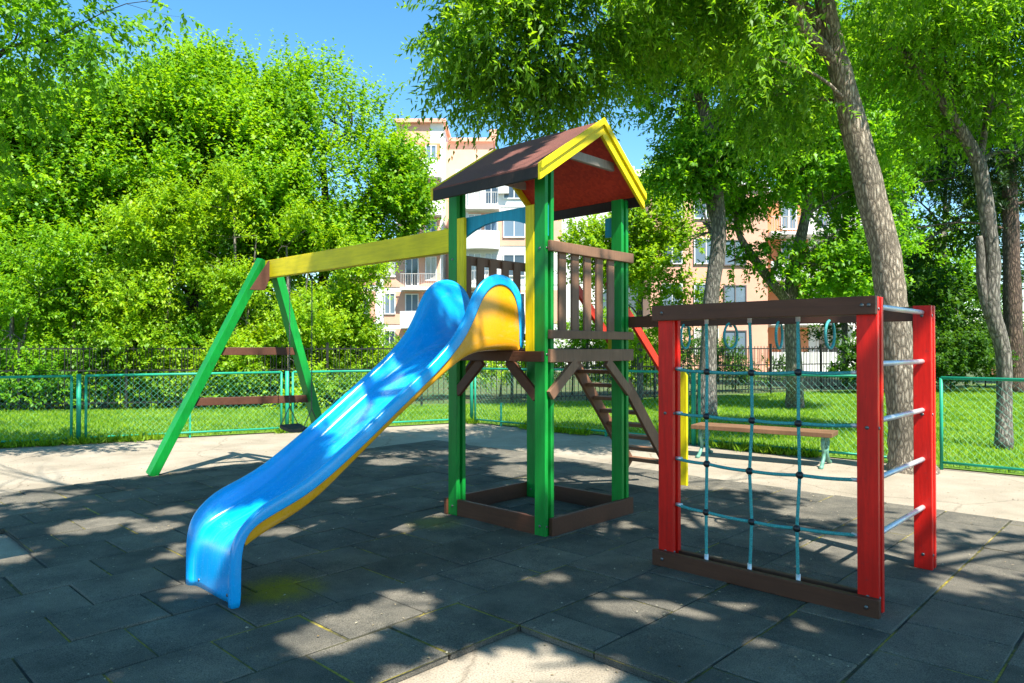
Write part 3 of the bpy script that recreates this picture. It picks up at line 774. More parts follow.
# --- shade tree crowns: which ground spots stay sunlit (gaps in the canopy)
def gw(x,y): g = G(x,y); return (g.x,g.y)
LIT = [(gw(333,634),.20),(gw(318,640),.13),(gw(385,612),.19),(gw(405,602),.16),(gw(360,615),.12),(gw(637,605),.17),(gw(612,604),.10),(gw(690,602),.13),(gw(757,607),.15),(gw(792,622),.09),
 (gw(88,526),.22),(gw(120,522),.12),(gw(160,527),.16),(gw(175,511),.14),(gw(275,531),.13),(gw(30,498),.16),(gw(65,494),.16),(gw(390,462),.22),(gw(347,500),.11),(gw(182,545),.08),(gw(165,556),.09),
 (gw(619,525),.13),(gw(600,532),.09),(gw(552,577),.09),(gw(962,587),.14),(gw(992,563),.24),(gw(955,556),.14),(gw(1010,545),.2),(gw(470,672),.22),(gw(540,660),.17),(gw(500,650),.1),(gw(600,670),.10),(gw(420,680),.15),
 (gw(483,486),.30),(gw(520,470),.3),(gw(700,520),.18),(gw(842,549),.20),(gw(855,560),.14),(gw(640,480),.3),(gw(745,480),.3),(gw(585,480),.2),(gw(15,560),.10),(gw(720,560),.1),(gw(560,520),.12)]
# lit parts of the raised things: spot on the thing -> its point on the ground along the sun
def sproj(p):
    k = p[2]/SD[2]; return (p[0]-SD[0]*k, p[1]-SD[1]*k)
for p_,r_ in ((W(-.15,.2,3.0),.35),(W(-.15,.58,3.3),.35),(W(-.15,1.0,3.0),.35),(W(.3,-.9,1.3),.16),(W(.8,-1.0,1.25),.16),(W(.7,-2.2,.45),.15),(W(.62,-1.2,1.1),.22),(W(.5,-1.5,.85),.13),(W(-.02,.6,2.0),.12),(W(0,0,2.0),.1),
              (NW(.06,1.14,.5),.18),(NW(.06,1.14,1.2),.16),(NW(.0,.05,1.3),.10),*[(W(0,.04,z_),.09) for z_ in (.4,.8,1.2,1.7,2.0,2.3)],*[(NW(0,1.18,z_),.06) for z_ in (.2,.5,.8,1.4)],(W(.6,-2.4,.35),.20),(W(.9,-.2,1.9),.15),(W(.27,-.3,1.75),.2),(W(.2,0,2.0),.12),(W(.6,.2,3.2),.1)):
    LIT.append((sproj(p_), r_))
TRK = [(P(903,400,8.7),.3),(P(899,360,8.7),.3),(P(894,320,8.7),.3),(P(890,285,8.7),.28),(P(882,240,8.7),.28),(P(875,205,8.7),.26),(P(866,170,8.7),.24),(P(857,130,8.7),.22)]
TRK += [(P(640,270,20),1.2),(P(660,220,20),.9),(P(600,280,20),1.0),(P(690,300,20),.8)]
TX = np.array([sproj(p) for p,_ in TRK]); TR = np.array([r for _,r in TRK]); TZ = np.array([p.z for p,_ in TRK])
LIT += [(sproj(p), r) for p,r in TRK]
LX = np.array([l[0] for l in LIT]); LR = np.array([l[1] for l in LIT])*1.32+.05
def shade_filter(b):
    k = b[:,2]/SD[2]; gx = b[:,0]-SD[0]*k; gy = b[:,1]-SD[1]*k
    rel = np.stack([gx-A0.x, gy-A0.y],1); u = rel@np.array(U[:2]); v = rel@np.array(V[:2])
    wob = .25*np.sin(u*2.3+1)+.2*np.sin(u*5.1)+.12*np.sin(v*4.3)
    ok = (u+wob*1.3 < 5.25) & (v+wob < 2.75) 
    d = np.sqrt((gx[:,None]-LX[None,:,0])**2+(gy[:,None]-LX[None,:,1])**2)
    ok &= ~(d < LR[None,:]).any(1)
    return ok
def sun_filter(b):
    k = b[:,2]/SD[2]; gx = b[:,0]-SD[0]*k; gy = b[:,1]-SD[1]*k
    d = np.sqrt((gx[:,None]-TX[None,:,0])**2+(gy[:,None]-TX[None,:,1])**2)
    return ~((d < TR[None,:]) & (b[:,2][:,None] > TZ[None,:]+.3)).any(1)
def lob(*a): return [(Vector(c), r) for c,r in a]

# the leaning ash whose trunk stands at the fence; its boughs reach over the tower
D = 8.95
ash_trunk = [[(P(911,473,D)-Z*.05,.36),(P(910,466,D),.285),(P(908,450,D),.225),(P(903,400,D),.195),(P(894,320,D),.182),(P(886,255,D),.176),(P(868,180,D),.17),(P(850,105,D),.15),(P(834,40,D),.12),(P(822,-20,D),.11),(P(800,-110,D-.3),.11),(P(760,-220,D-.8),.07)],
             [(P(842,70,D),.07),(P(822,45,D-.1),.08),(P(803,25,D-.3),.085),(P(795,-5,D-.5),.08),(P(770,-60,D-1),.07),(P(700,-120,D-1.6),.04)],
             [(P(834,40,D),.09),(P(780,-10,D+.2),.07),(P(690,10,D+.4),.05),(P(600,40,D+.4),.03)]]
ash_lobes = lob((P(520,36,8.6),(.95,1.0,.70)),(P(478,22,8.3),(.55,.8,.5)),(P(565,58,8.8),(.75,.9,.6)),(P(600,20,8.8),(.8,1.0,.6)),(P(680,25,9.2),(.9,1.2,.6)),(P(560,-50,8.4),(1.4,1.2,.8)),(P(500,92,8.6),(.45,.5,.33)),(P(545,102,8.7),(.42,.5,.26)),(P(462,62,8.3),(.33,.5,.25)),
    (P(640,-60,8.6),(1.6,1.3,.8)),(P(760,20,9.4),(1.0,1.2,.8)),(P(775,95,9.6),(.75,.8,.6)),(P(720,50,10.2),(.9,1.0,.7)),(P(850,-60,9.0),(1.6,1.4,1.0)),(P(760,-160,8.5),(1.8,1.5,1.1)),(P(950,10,10.2),(1.3,1.5,.8)),(P(765,55,8.4),(.45,.5,.35)),(P(770,15,8.3),(.4,.4,.3)))
make_tree('ash_tree', 'leaning ash with thick pale ridged trunk at the fence, boughs reaching over the tower roof', 'tree', G(908,468), ash_trunk, ash_lobes, BARK_ASH, LEAF_ASH, 8200, 17, .105, .034, 21, twig=(.3,.55), up=-.05, droop=.4, thr=-.13, nf=2.0, limb_r=.03, shell=.3, flat=.7, sub=3, rseg=20, filt=sun_filter)

# shade trees beside and behind the photographer, crowns over the play area
def shade_lobes(c, rx, ry, z, n_, seed):
    rg = np.random.default_rng(seed); out = []
    for k in range(n_):
        a_ = rg.uniform(0,6.28); q = math.sqrt(rg.random())
        out.append((Vector((c[0]+rx*q*math.cos(a_), c[1]+ry*q*math.sin(a_), z+rg.uniform(-.7,1.2))), (1.5,1.5,.9)))
    return out
make_tree('shade_tree', 'tall spreading tree beside the photographer shading the rubber mat', 'tree', Vector((5.4,-1.5,-.05)), [[((5.4,-1.5,-.05),.26),((5.3,-1.4,2.5),.22),((4.8,-.9,5),.18),((4.0,.2,7.2),.12)],[((4.9,-1.0,4.6),.12),((3.0,.8,6.8),.09),((1.0,2.0,7.4),.05)]],
    shade_lobes((4.0,1.2),4.2,4.2,8.0,26,5), BARK_GREY, LEAF_MID, 5200, 14, .15, .085, 22, twig=(.3,.6), thr=-.5, filt=shade_filter, shell=.2)
make_tree('shade_tree', 'tall spreading tree behind the photographer shading the slide', 'tree', Vector((-3.2,-3.4,-.05)), [[((-3.2,-3.4,-.05),.26),((-3.1,-3.2,2.5),.22),((-2.6,-2.4,5),.18),((-1.6,-1.0,7.2),.12)],[((-2.7,-2.6,4.6),.12),((-1.0,.2,6.8),.09),((.0,2.6,7.4),.05)]],
    shade_lobes((-1.2,1.6),4.0,4.4,8.2,26,6), BARK_GREY, LEAF_MID, 5200, 14, .15, .085, 23, twig=(.3,.6), thr=-.5, filt=shade_filter, shell=.2)

# overhanging tree just outside the left edge
make_tree('maple_tree', 'darker tree whose leafy bough hangs into the upper corner beside the sky', 'tree', Vector((-8.6,8.6,-.05)), [[((-8.6,8.6,-.05),.2),((-8.5,8.6,2.5),.17),((-8.1,8.5,5),.13),((-7.4,8.4,6.6),.08)],[((-8.3,8.5,4.2),.06),(P(-30,70,8.4),.04),(P(10,45,8.4),.022),(P(50,40,8.3),.010)]],
    lob((P(15,15,8.4),(.8,.8,.45)),(P(70,25,8.3),(.6,.6,.4)),(P(110,50,8.3),(.42,.4,.28)),(P(70,70,8.4),(.35,.4,.25)),(P(0,90,8.6),(.5,.5,.5)),(P(-60,0,8.4),(1.2,1.2,1.0)),(P(-80,120,8.4),(.9,1.1,1.0)),(P(170,8,8.4),(.3,.35,.15)),(P(-20,-120,8.0),(1.7,1.4,1.1)),((-8.5,8.5,8.6),(2,2,1.4))),
    BARK_DARK, LEAF_MID, 1900, 16, .085, .048, 24, twig=(.25,.5), up=0, droop=.4, thr=-.25, nf=1.8, limb_r=.012, shell=.3)

# bright trees behind the swing
def tree3(name, label, cx, d, trunk_px, lobes_px, leaf, bark_, twigs, per, ln, wd, seed, group=None, base_y=None, r0=.2, **kw):
    base = Vector(((cx-CX)/F*d, d, -.05))
    tr = [[(base, r0)] + [(P(x,y,d_), r) for x,y,d_,r in trunk_px]]
    lb = [(P(x,y,d_), r) for x,y,d_,r in lobes_px]
    return make_tree(name, label, 'tree', base, tr, lb, bark_, leaf, twigs, per, ln, wd, seed, group, **kw)
GT = 'bright green trees behind the swing'
kwT = dict(up=.75, twig=(.45,1.05), thr=-.06, nf=1.35, shell=.45, shoots=900)
tree3('broadleaf_tree', 'bright green broadleaf tree, tallest crown of the row behind the swing', 190, 21.5, [(192,300,21.5,.18),(196,220,21.5,.14),(200,140,21.3,.08)],
  [(190,130,21,(1.9,1.7,1.2)),(150,150,20.6,(1.5,1.4,1.1)),(230,160,20.6,(1.5,1.4,1.1)),(200,95,21.5,(1.0,1.1,.9)),(168,105,21.3,(.8,.9,.8)),(235,115,21.5,(.8,.9,.7)),(130,200,20.5,(1.7,1.5,1.1)),(200,210,20.2,(1.7,1.5,1.2)),(260,205,20.5,(1.4,1.4,1.0)),(160,250,20.6,(1.6,1.4,.9)),(240,260,20.6,(1.6,1.4,.9)),(212,72,21.6,(.35,.4,.45))],
  LEAF_BRIGHT, BARK_DARK, 11625, 16, .130, .095, 31, GT, **kwT)
tree3('broadleaf_tree', 'bright green broadleaf tree in front of the orange apartment block', 318, 22.5, [(322,300,22.5,.17),(326,230,22.5,.13),(322,150,22.3,.08)],
  [(320,144,22,(1.5,1.4,1.1)),(290,114,22.2,(1.0,1.1,.9)),(322,102,22.5,(.9,1.0,.8)),(355,134,22.2,(1.1,1.1,.9)),(385,179,22,(1.1,1.1,.9)),(395,214,21.8,(.9,1.0,.8)),(340,204,21.4,(1.6,1.5,1.1)),(290,194,21.4,(1.4,1.3,1.1)),(350,246,21.6,(1.4,1.3,.7)),(280,249,21.6,(1.3,1.2,.9)),(296,82,22.5,(.45,.5,.5)),(340,94,22.5,(.35,.4,.45)),(262,76,22.3,(.35,.4,.4))],
  LEAF_BRIGHT, BARK_DARK, 9610, 16, .130, .095, 32, GT, **kwT)
tree3('broadleaf_tree', 'bright green broadleaf tree at the far end of the row beside the darker bough', 50, 20.5, [(52,300,20.5,.18),(55,220,20.5,.14),(58,150,20.3,.08)],
  [(60,144,20,(1.8,1.6,1.1)),(20,134,20,(1.4,1.4,1.1)),(95,119,20.4,(1.1,1.2,.9)),(40,194,19.8,(1.8,1.5,1.1)),(95,204,19.8,(1.5,1.3,1.1)),(0,214,19.8,(1.5,1.5,1.2)),(60,244,19.8,(1.7,1.4,1.0)),(-60,164,20,(2.0,1.6,1.5)),(115,109,20.5,(.7,.7,.6))],
  LEAF_BRIGHT, BARK_DARK, 9300, 16, .130, .095, 33, GT, **kwT)
# young yellow-green trees along the iron railing
YT = 'young yellow green trees along the iron railing'
yl = [('slender young tree with yellow green leaves beside the swing leg', 232, 18.6, 175, 1.0), ('bushy young yellow green tree under the tallest bright crown', 150, 18.3, 190, 1.3), ('young yellow green tree seen between the swing leg and the slide', 345, 19.6, 235, 1.0),
      ('short green sapling near the outer end of the iron railing', 70, 18.0, 240, 1.2), ('young green sapling at the outermost end of the iron railing', 8, 17.9, 215, 1.3), ('thin yellow green sapling just behind the swing crossbars', 285, 18.9, 215, 1.1)]
for k,(lb_,x,d,ty,s) in enumerate(yl):
    zt = 1.5+(348-ty)/710*d
    rg = np.random.default_rng(50+k)
    lbs = []
    nlob = 9
    for q in range(nlob):
        f_ = q/(nlob-1); zz = .5+(zt-.9)*f_; rad = (.95-.45*f_)*s
        lbs.append((Vector(((x-CX)/F*d + rg.normal(0,.45)*s, d+rg.normal(0,.35), zz)), (rad*.85,rad*.7,.42)))
    base = Vector(((x-CX)/F*d, d, -.05))
    make_tree('young_tree', lb_, 'tree', base, [[(base,.06),(base+Vector((.1,0,zt*.4)),.05),(base+Vector((.0,.1,zt*.85)),.02)], [(base+Vector((.1,0,.1)),.04),(base+Vector((.45,.1,zt*.5)),.03),(base+Vector((.6,.1,zt*.75)),.012)]], lbs, BARK_GREY, LEAF_YEL if k not in (3,4) else LEAF_BRIGHT, 3000, 15, .105, .052, 50+k, YT, limb_r=.02, up=.25, twig=(.3,.7), thr=-.12, nf=1.6, flat=1.3, shell=.2)
# shrubs under them (hedge line)
def shrub(label, x, d, w, h, leaf, seed, twigs=700, group='shrubs behind the iron railing', ln=.10, wd=.055):
    base = Vector(((x-CX)/F*d, d, -.05)); rg = np.random.default_rng(seed)
    lbs = [(base+Vector((rg.uniform(-.6,.6)*w, rg.uniform(-.4,.4)*w*.5, h*rg.uniform(.3,.72))), (w*.5,w*.4,h*.32)) for _ in range(6)]
    t = make_tree('shrub', label, 'shrub', base, [[(base,.03),(base+Vector((.05,0,h*.4)),.02),(base+Vector((.1,0,h*.7)),.01)]], lbs, BARK_DARK, leaf, twigs, 14, ln, wd, seed, group, limb_r=.015, up=.5, twig=(.2,.5), thr=-.2, nf=2.0, shell=.2)
    return t
shrub('low dark shrub at the railing left of the swing', 110, 18.4, 1.8, 1.7, LEAF_MID, 71)
shrub('broad dark shrub at the outer end of the railing', 25, 17.9, 2.0, 1.9, LEAF_MID, 72, 1100)
shrub('green shrub at the railing between the swing leg and the tallest tree', 170, 19.0, 2.0, 2.3, LEAF_MID, 170, 1000)
for k,(lb_,x) in enumerate((('tall dark thicket closing the view far behind the outermost railing',40),('tall dark thicket closing the view behind the swing leg',180),('tall dark thicket beside the apartment block, behind the swing crossbars',275))):
    shrub(lb_, x, 25.5, 3.8, 4.2, LEAF_MID, 180+k, 1700, 'thickets closing the view far behind the swing', .15, .09)
shrub('green shrub behind the railing, seen through the tower posts beside the ladder', 572, 23.5, 2.0, 2.9, LEAF_BRIGHT, 190, 1100)
shrub('yellow green shrub behind the railing, just behind the ladder treads', 618, 23.8, 1.9, 2.5, LEAF_YEL, 191, 1000)
shrub('tall pale green shrub at the outermost railing, in front of the far trees', 45, 19.5, 2.4, 3.0, LEAF_BRIGHT, 171, 1300)
shrub('tall green shrub seen between the two green swing legs', 262, 20.0, 2.0, 2.9, LEAF_BRIGHT, 172, 1200)
shrub('dense green shrub beside the slide, behind the railing', 320, 20.6, 1.9, 2.3, LEAF_MID, 173, 1000)
shrub('dense dark green shrub under the tallest bright tree', 120, 20.0, 2.4, 3.0, LEAF_MID, 174, 1200)
shrub('leafy shrub at the railing behind the upper swing crossbar', 225, 19.3, 1.6, 1.5, LEAF_MID, 73)
for k,(lb_,x,w_) in enumerate((('low bright shrub just behind the railing near its outermost end',60,1.5),('low bright shrub just behind the railing, left of the swing leg',140,1.4),('low bright shrub just behind the railing, between the two crossbars of the swing',245,1.4),('low bright shrub just behind the railing, right of the swing seat',335,1.5))):
    shrub(lb_, x, 17.6+x*.004, w_, 1.0, LEAF_YEL, 200+k, 520, 'low shrubs at the foot of the railing', .085, .05)
shrub('loose pale shrub below the apartment block beside the slide', 390, 21.0, 1.7, 1.7, LEAF_YEL, 74)
shrub('shrub behind the railing seen under the tower deck', 500, 22.5, 2.2, 1.5, LEAF_YEL, 75, 800)
shrub('dark shrub in the shade behind the ladder handrail', 660, 24.5, 2.0, 2.6, LEAF_DARK, 76, 900)
shrub('dark round shrub behind the railing under the rope rings', 735, 25.5, 2.0, 1.9, LEAF_DARK, 77, 800)

# trees beyond the fence on the far side of the tower
tree3('young_tree', 'bushy yellow green tree directly behind the tower railing', 640, 20.5, [(640,320,20.5,.09),(642,260,20.5,.06),(645,220,20.5,.03)],
  [(650,220,20,(1.0,.9,.7)),(620,250,20,(1.0,.9,.8)),(670,260,20,(1.0,.9,.8)),(640,290,19.8,(1.2,1.0,.8)),(600,300,20.2,(1.0,.9,.7)),(690,300,20,(.7,.8,.7)),(660,190,20.3,(.6,.6,.5)),(590,250,20.6,(.7,.8,.7)),(630,335,20,(1.1,.9,.5))],
  LEAF_YEL, BARK_GREY, 2500, 15, .13, .075, 81, r0=.1, limb_r=.03, up=.4, twig=(.3,.7), thr=-.2, nf=1.4, shell=.3)
make_tree('grey_trunk_tree', 'slender grey trunk tree rising behind the near end of the bench', 'tree', G(706,415), [[(G(706,415)-Z*.05,.27),(P(707,380,16.0),.20),(P(711,300,16),.17),(P(719,240,16),.17),(P(716,180,16),.14),(P(708,120,16),.15),(P(690,60,16),.10),(P(670,0,15.8),.06)],[(P(719,240,16),.08),(P(705,190,16.3),.06),(P(688,150,16.5),.03)]],
  [(P(690,90,15.5),(1.5,1.4,1.0)),(P(740,110,16),(1.3,1.3,1.0)),(P(690,168,16.2),(.8,.8,.55)),(P(690,20,15.5),(1.7,1.5,1.2)),(P(760,40,16),(1.5,1.4,1.2)),(P(672,190,16.4),(.5,.5,.4)),(P(703,222,16.6),(.55,.5,.35)),(P(742,200,16.6),(.45,.5,.35)),(P(730,150,16),(.8,.8,.6))],
  BARK_GREY, LEAF_MID, 5200, 15, .125, .068, 82, filt=sun_filter, up=.1, twig=(.35,.7), thr=-.04, nf=1.4, shell=.35, droop=.15)
make_tree('forked_tree', 'grey tree forking low into two boughs behind the bench', 'tree', G(795,407), [[(G(795,407)-Z*.05,.24),(P(794,370,17.5),.19),(P(791,300,17.5),.16),(P(795,265,17.5),.15),(P(806,215,17.5),.12),(P(812,170,17.3),.11),(P(825,110,17),.07),(P(835,40,17),.04)],[(P(791,305,17.5),.14),(P(770,280,17.3),.12),(P(752,255,17.2),.10),(P(738,230,17.2),.07),(P(735,190,17.2),.04)]],
  [(P(820,130,17),(1.4,1.4,1.0)),(P(850,190,17),(1.2,1.2,.9)),(P(860,250,17.2),(1.1,1.1,.7)),(P(760,185,16.8),(.7,.7,.45)),(P(735,215,17.5),(.4,.4,.3)),(P(778,258,17.2),(.5,.5,.32)),(P(728,262,17.3),(.38,.4,.25)),(P(690,240,18.2),(.5,.5,.4)),(P(842,228,17.0),(.7,.7,.5)),(P(840,275,17.0),(1.1,1.0,.5)),(P(790,80,17),(1.6,1.5,1.1)),(P(860,60,17.5),(1.6,1.5,1.2)),(P(800,170,16.6),(1.0,1.0,.7)),(P(880,120,17.5),(1.3,1.3,1.0)),(P(775,290,16.8),(.3,.3,.2))],
  BARK_GREY, LEAF_MID, 5600, 15, .125, .07, 83, filt=sun_filter, up=.1, twig=(.35,.7), thr=-.04, nf=1.4, shell=.35, droop=.15)
make_tree('curved_tree', 'dark tree with curved trunk and stub fork behind the fence beside the red frame', 'tree', G(1003,447), [[(G(1003,447)-Z*.05,.125),(P(1004,400,10.9),.105),(P(1003,350,10.9),.105),(P(992,310,10.9),.115),(P(993,265,10.9),.115),(P(988,215,10.9),.11),(P(980,165,10.9),.10),(P(962,130,10.9),.09),(P(935,90,10.8),.07),(P(905,55,10.7),.07),(P(885,40,10.6),.05)],
   [(P(990,318,10.9),.07),(P(982,285,10.9),.065),(P(981,250,10.9),.06),(P(980,236,10.9),.045)],[(P(980,165,10.9),.05),(P(990,110,11),.045),(P(1003,50,11),.03),(P(1008,-20,11),.02)],[(P(955,125,10.9),.06),(P(950,80,10.9),.05),(P(930,20,10.8),.03)]],
  [(P(930,60,10.6),(.9,.9,.6)),(P(980,30,10.8),(1.0,1.0,.7)),(P(1020,90,11),(.8,.9,.7)),(P(900,30,10.5),(.7,.8,.5)),(P(960,100,11.2),(.6,.7,.4)),(P(990,-30,10.6),(1.4,1.3,.8)),(P(1040,20,11),(1.0,1.0,.9)),(P(1010,150,11.5),(.5,.6,.45)),(P(930,140,11.4),(.5,.5,.3))],
  BARK_GREY, LEAF_ASH, 2200, 15, .105, .04, 84, up=.0, droop=.3, twig=(.3,.6), thr=-.18, nf=1.7, shell=.3)
make_tree('pine_tree', 'reddish brown pine trunk standing beyond the curved dark tree', 'tree', G(1013,392), [[(G(1013,392)-Z*.05,.32),(P(1013,340,24),.29),(P(1012,250,24),.26),(P(1010,150,24),.2),(P(1008,50,24),.12)]]+[[(P(1012,y,24),.05),(P(1012+s*45,y-8,24),.035),(P(1012+s*95,y-2,24),.015)] for y,s in ((245,1),(230,-1),(205,1),(185,-1),(160,1))],
  [(P(1010,190,24),(2.0,1.8,.6)),(P(1040,150,24),(2.2,1.8,.8)),(P(980,170,24),(1.6,1.6,.6)),(P(1010,110,24),(2.4,2.0,1.0)),(P(1050,220,24),(1.5,1.5,.6)),(P(970,130,24),(1.6,1.6,.8))],
  BARK_PINE, LEAF_PINE, 2400, 18, .16, .035, 85, up=.2, twig=(.3,.6), thr=-.1, nf=1.3, shell=.2, spread=.9)
# far trees closing the view on that side
for k,(lb_,x,d,ty,w,lf) in enumerate((
  ('green tree far behind the outer end of the railing', -20, 33, 60, 4.5, LEAF_MID), ('green tree far behind the tallest bright crown', 110, 34, 90, 4.5, LEAF_MID), ('dark green tree far behind the swing leg', 225, 33, 120, 3.6, LEAF_DARK), ('dark green tree far behind the swing crossbars, beside the apartment block', 300, 36, 190, 2.4, LEAF_DARK),
  ('tall dark tree mass behind the leaning ash trunk', 900, 27, 90, 3.6, LEAF_DARK), ('tall green tree between the ash and the curved trunk, farther back', 945, 30, 40, 3.6, LEAF_MID),
  ('dark tree behind the pine trunk', 1050, 31, 60, 4.0, LEAF_DARK), ('green tree close behind the forked tree', 845, 28, 60, 2.6, LEAF_MID), ('tall green tree above the building, behind the grey trunk', 716, 31, 85, 2.0, LEAF_MID))):
    base = Vector(((x-CX)/F*d, d, -.05)); zt = 1.5+(348-ty)/710*d; rg = np.random.default_rng(90+k)
    lbs = [(base+Vector((rg.uniform(-.7,.7)*w, rg.uniform(-.6,.6)*w*.6, (2.0 if k > 3 else .7)+(zt-(3.2 if k > 3 else 1.9))*q/11 if k not in (8,7) else (9 if k==8 else 8)+(zt-10.3)*q/11)), (w*.42,w*.4,1.1)) for q in range(12)]
    make_tree('broadleaf_tree', lb_, 'tree', base, [[(base,.12),(base+Z*zt*.45,.09),(base+Vector((.3,0,zt*.9)),.03)]], lbs, BARK_GREY, lf, 3600, 14, .18, .11, 90+k, 'trees closing the view beyond the lawn', limb_r=.07, filt=sun_filter, up=.25, twig=(.5,1.0), thr=-.16, nf=.9, shell=.3)
for k,(lb_,x,d,w,h) in enumerate((('dark shrub along the path under the curved tree', 950, 24.5, 2.3, 2.2), ('dark shrub between ash trunk and railing end', 880, 24.0, 1.8, 2.0), ('dark shrub beyond the park seat under the pine', 1035, 27, 2.6, 2.4), ('low hedge-like shrub behind the red ladder post', 912, 26.5, 2.4, 2.8), ('tall shrub between the pine and the far trees', 985, 27.5, 2.2, 3.2))):
    shrub(lb_, x, d, w, h, LEAF_DARK if k != 3 else LEAF_MID, 110+k, 900, 'shrubs beyond the lawn', .13, .075)

# ------------------------------------------------------------------ buildings
PEACH = plain('peach render', (.72,.385,.27), .85, 0, .06, 1.5, .05); ORANGE = plain('orange render', (.60,.24,.11), .85, 0, .06, 1.5, .05)
WHITE = plain('white render', (.74,.73,.70), .8, 0, .05, 1.5, .05); FRAME = plain('white window frame', (.75,.75,.74), .5, 0, .03, 2, 0)
SLATE = plain('blue grey roofing', (.12,.2,.32), .5, 0, .1, 2, 0); RAILW = plain('balcony rail metal', (.55,.5,.45), .4, .3, .05, 5, 0); DARKF = plain('dark shutter', (.14,.12,.12), .5, 0, .1, 4, 0)
ACW = plain('air conditioner white', (.7,.7,.68), .4, 0, .05, 5, 0)
def glassm():
    m, nt, b = mat('window glass'); oi = nt.nodes.new('ShaderNodeObjectInfo'); rc = ramp(nt, oi.outputs['Random'], [(0,(.05,.07,.09)),(.35,(.16,.22,.28)),(.6,(.45,.43,.40)),(.85,(.10,.14,.2))]); rc.color_ramp.interpolation = 'CONSTANT'; nt.links.new(rc.outputs[0], b.inputs['Base Color']); b.inputs['Roughness'].default_value = .06; b.inputs['Specular IOR Level'].default_value = .8; return m
GLASS = glassm()
def bpart(nm, m, root, *boxes):
    a = MB()
    for bx in boxes: a.box(*bx)
    return a.build(nm, m, root, origin=Vector(root['_o']))
def window(root, x, z, w, h, yf, m=FRAME, nm='window'):
    f = bpart(nm, m, root, (x-w/2,x-w/2+.07,yf-.09,yf+.02,z,z+h),(x+w/2-.07,x+w/2,yf-.09,yf+.02,z,z+h),(x-w/2+.07,x+w/2-.07,yf-.09,yf+.02,z,z+.07),(x-w/2+.07,x+w/2-.07,yf-.09,yf+.02,z+h-.07,z+h),(x-.03,x+.03,yf-.085,yf+.02,z+.07,z+h-.07))
    bpart('pane', GLASS, f, (x-w/2+.06,x+w/2-.06,yf-.04,yf-.01,z+.06,z+h-.06))
def balcony(root, x0, x1, yf, z, dep=1.1, hp=.95, rail=False, m=WHITE):
    b = bpart('balcony', m, root, (x0,x1,yf-dep,yf-.003,z-.18,z))
    if rail:
        bx = [(x0+.02,x1-.02,yf-dep+.02,yf-dep+.07,z+hp-.05,z+hp)]
        x = x0+.05
        while x < x1: bx.append((x,x+.03,yf-dep+.025,yf-dep+.06,z+.004,z+hp-.054)); x += .16
        bpart('balcony_rail', RAILW, b, *bx)
    else:
        # parapet with rounded front
        a = MB(); n_ = 10; xs = [x0+(x1-x0)*k/n_ for k in range(n_+1)]
        ys = [yf-dep-.35*math.sin(math.pi*k/n_) for k in range(n_+1)]
        for k in range(n_):
            a.quad8([Vector((xs[k+i], ys[k+i]+j*.1, zz)) for i in (0,1) for j in (0,1) for zz in (z-.24,z+hp)])
        a.build('parapet', m, b, origin=Vector(b['_o']))
YB = 50.0
def bx_(x): return (x-CX)/F*YB
bl = empty('apartment_building', Vector((-6,YB,0)), label='peach and white apartment block with balconies rising behind the swing beam', cat='building')
zt = 1.5+(348-117)/710*YB
bpart('wall', WHITE, bl, (bx_(348),bx_(396),YB+.005,YB+11.95,-.1,8.35), (bx_(396)+.002,bx_(443),YB,YB+12,-.1,zt-2.2), (bx_(430),bx_(443),YB+.01,YB+11.9,zt-2.2,zt-.4))
bpart('wall', PEACH, bl, (bx_(396),bx_(430)-.01,YB+.01,YB+11.9,zt-2.19,zt-.4))
bpart('wall', PEACH, bl, (bx_(443)+.01,bx_(492),YB+2.2,YB+12,-.1,zt-1.1))
bpart('wall', WHITE, bl, (bx_(458),bx_(640),YB-2.0,YB+2.19,-.1,13.6))
bpart('wall', PEACH, bl, (bx_(492)+.01,bx_(640),YB+2.21,YB+12,-.1,14.9))
bpart('roof', PEACH, bl, (bx_(394),bx_(446),YB-.3,YB+12.2,zt-.4,zt-.15), (bx_(446)+.01,bx_(494),YB+1.9,YB+12.2,zt-1.1,zt-.85), (bx_(488),bx_(496),YB+2.0,YB+3.5,zt-.85,zt-.2))
bpart('roof', SLATE, bl, (bx_(502),bx_(545),YB+2.0,YB+8,14.9,15.5))
fl = 2.62
for k in range(6):
    z = .5+fl*k
    for x in ((362,) if k < 3 else ()):
        bpart('facade_panel', PEACH, bl, (bx_(x)-.75,bx_(x)+.95,YB-.035,YB-.001,z+.2,z+2.4)); window(bl, bx_(x), z+.75, 1.05, 1.45, YB-.04)
    bpart('facade_panel', PEACH if k < 5 else ORANGE, bl, (bx_(398 if k >= 3 else 384),bx_(440),YB-.04,YB-.001,z+.05,z+2.35))
    if k < 3: window(bl, bx_(390), z+.75, .8, 1.5, YB-.045)
    window(bl, bx_(412), z+.1, .95, 2.1, YB-.045); window(bl, bx_(431), z+.5, .8, 1.7, YB-.045)
    balcony(bl, bx_(402), bx_(442), YB-.05, z-.02, .9, .95, rail=(k in (0,2)))
    if k < 5:
        bpart('facade_panel', PEACH if k % 2 else WHITE, bl, (bx_(470),bx_(560),YB-2.035,YB-2.001,z+.05,z+2.3))
        window(bl, bx_(476), z+.2, .9, 2.0, YB-2.04); window(bl, bx_(492), z+.2, .9, 2.0, YB-2.04); window(bl, bx_(514), z+.6, 1.5, 1.5, YB-2.04); window(bl, bx_(540), z+.7, 1.2, 1.4, YB-2.04)
        balcony(bl, bx_(466), bx_(500), YB-2.05, z-.02, .8, .95, rail=(k % 2 == 0))
a_ = bpart('air_conditioner', ACW, bl, (bx_(499),bx_(509),YB-2.45,YB-2.05,11.9,12.55))
YB2 = 44.0
def b2(x): return (x-CX)/F*YB2
def zz2(y): return 1.5+(348-y)/710*YB2
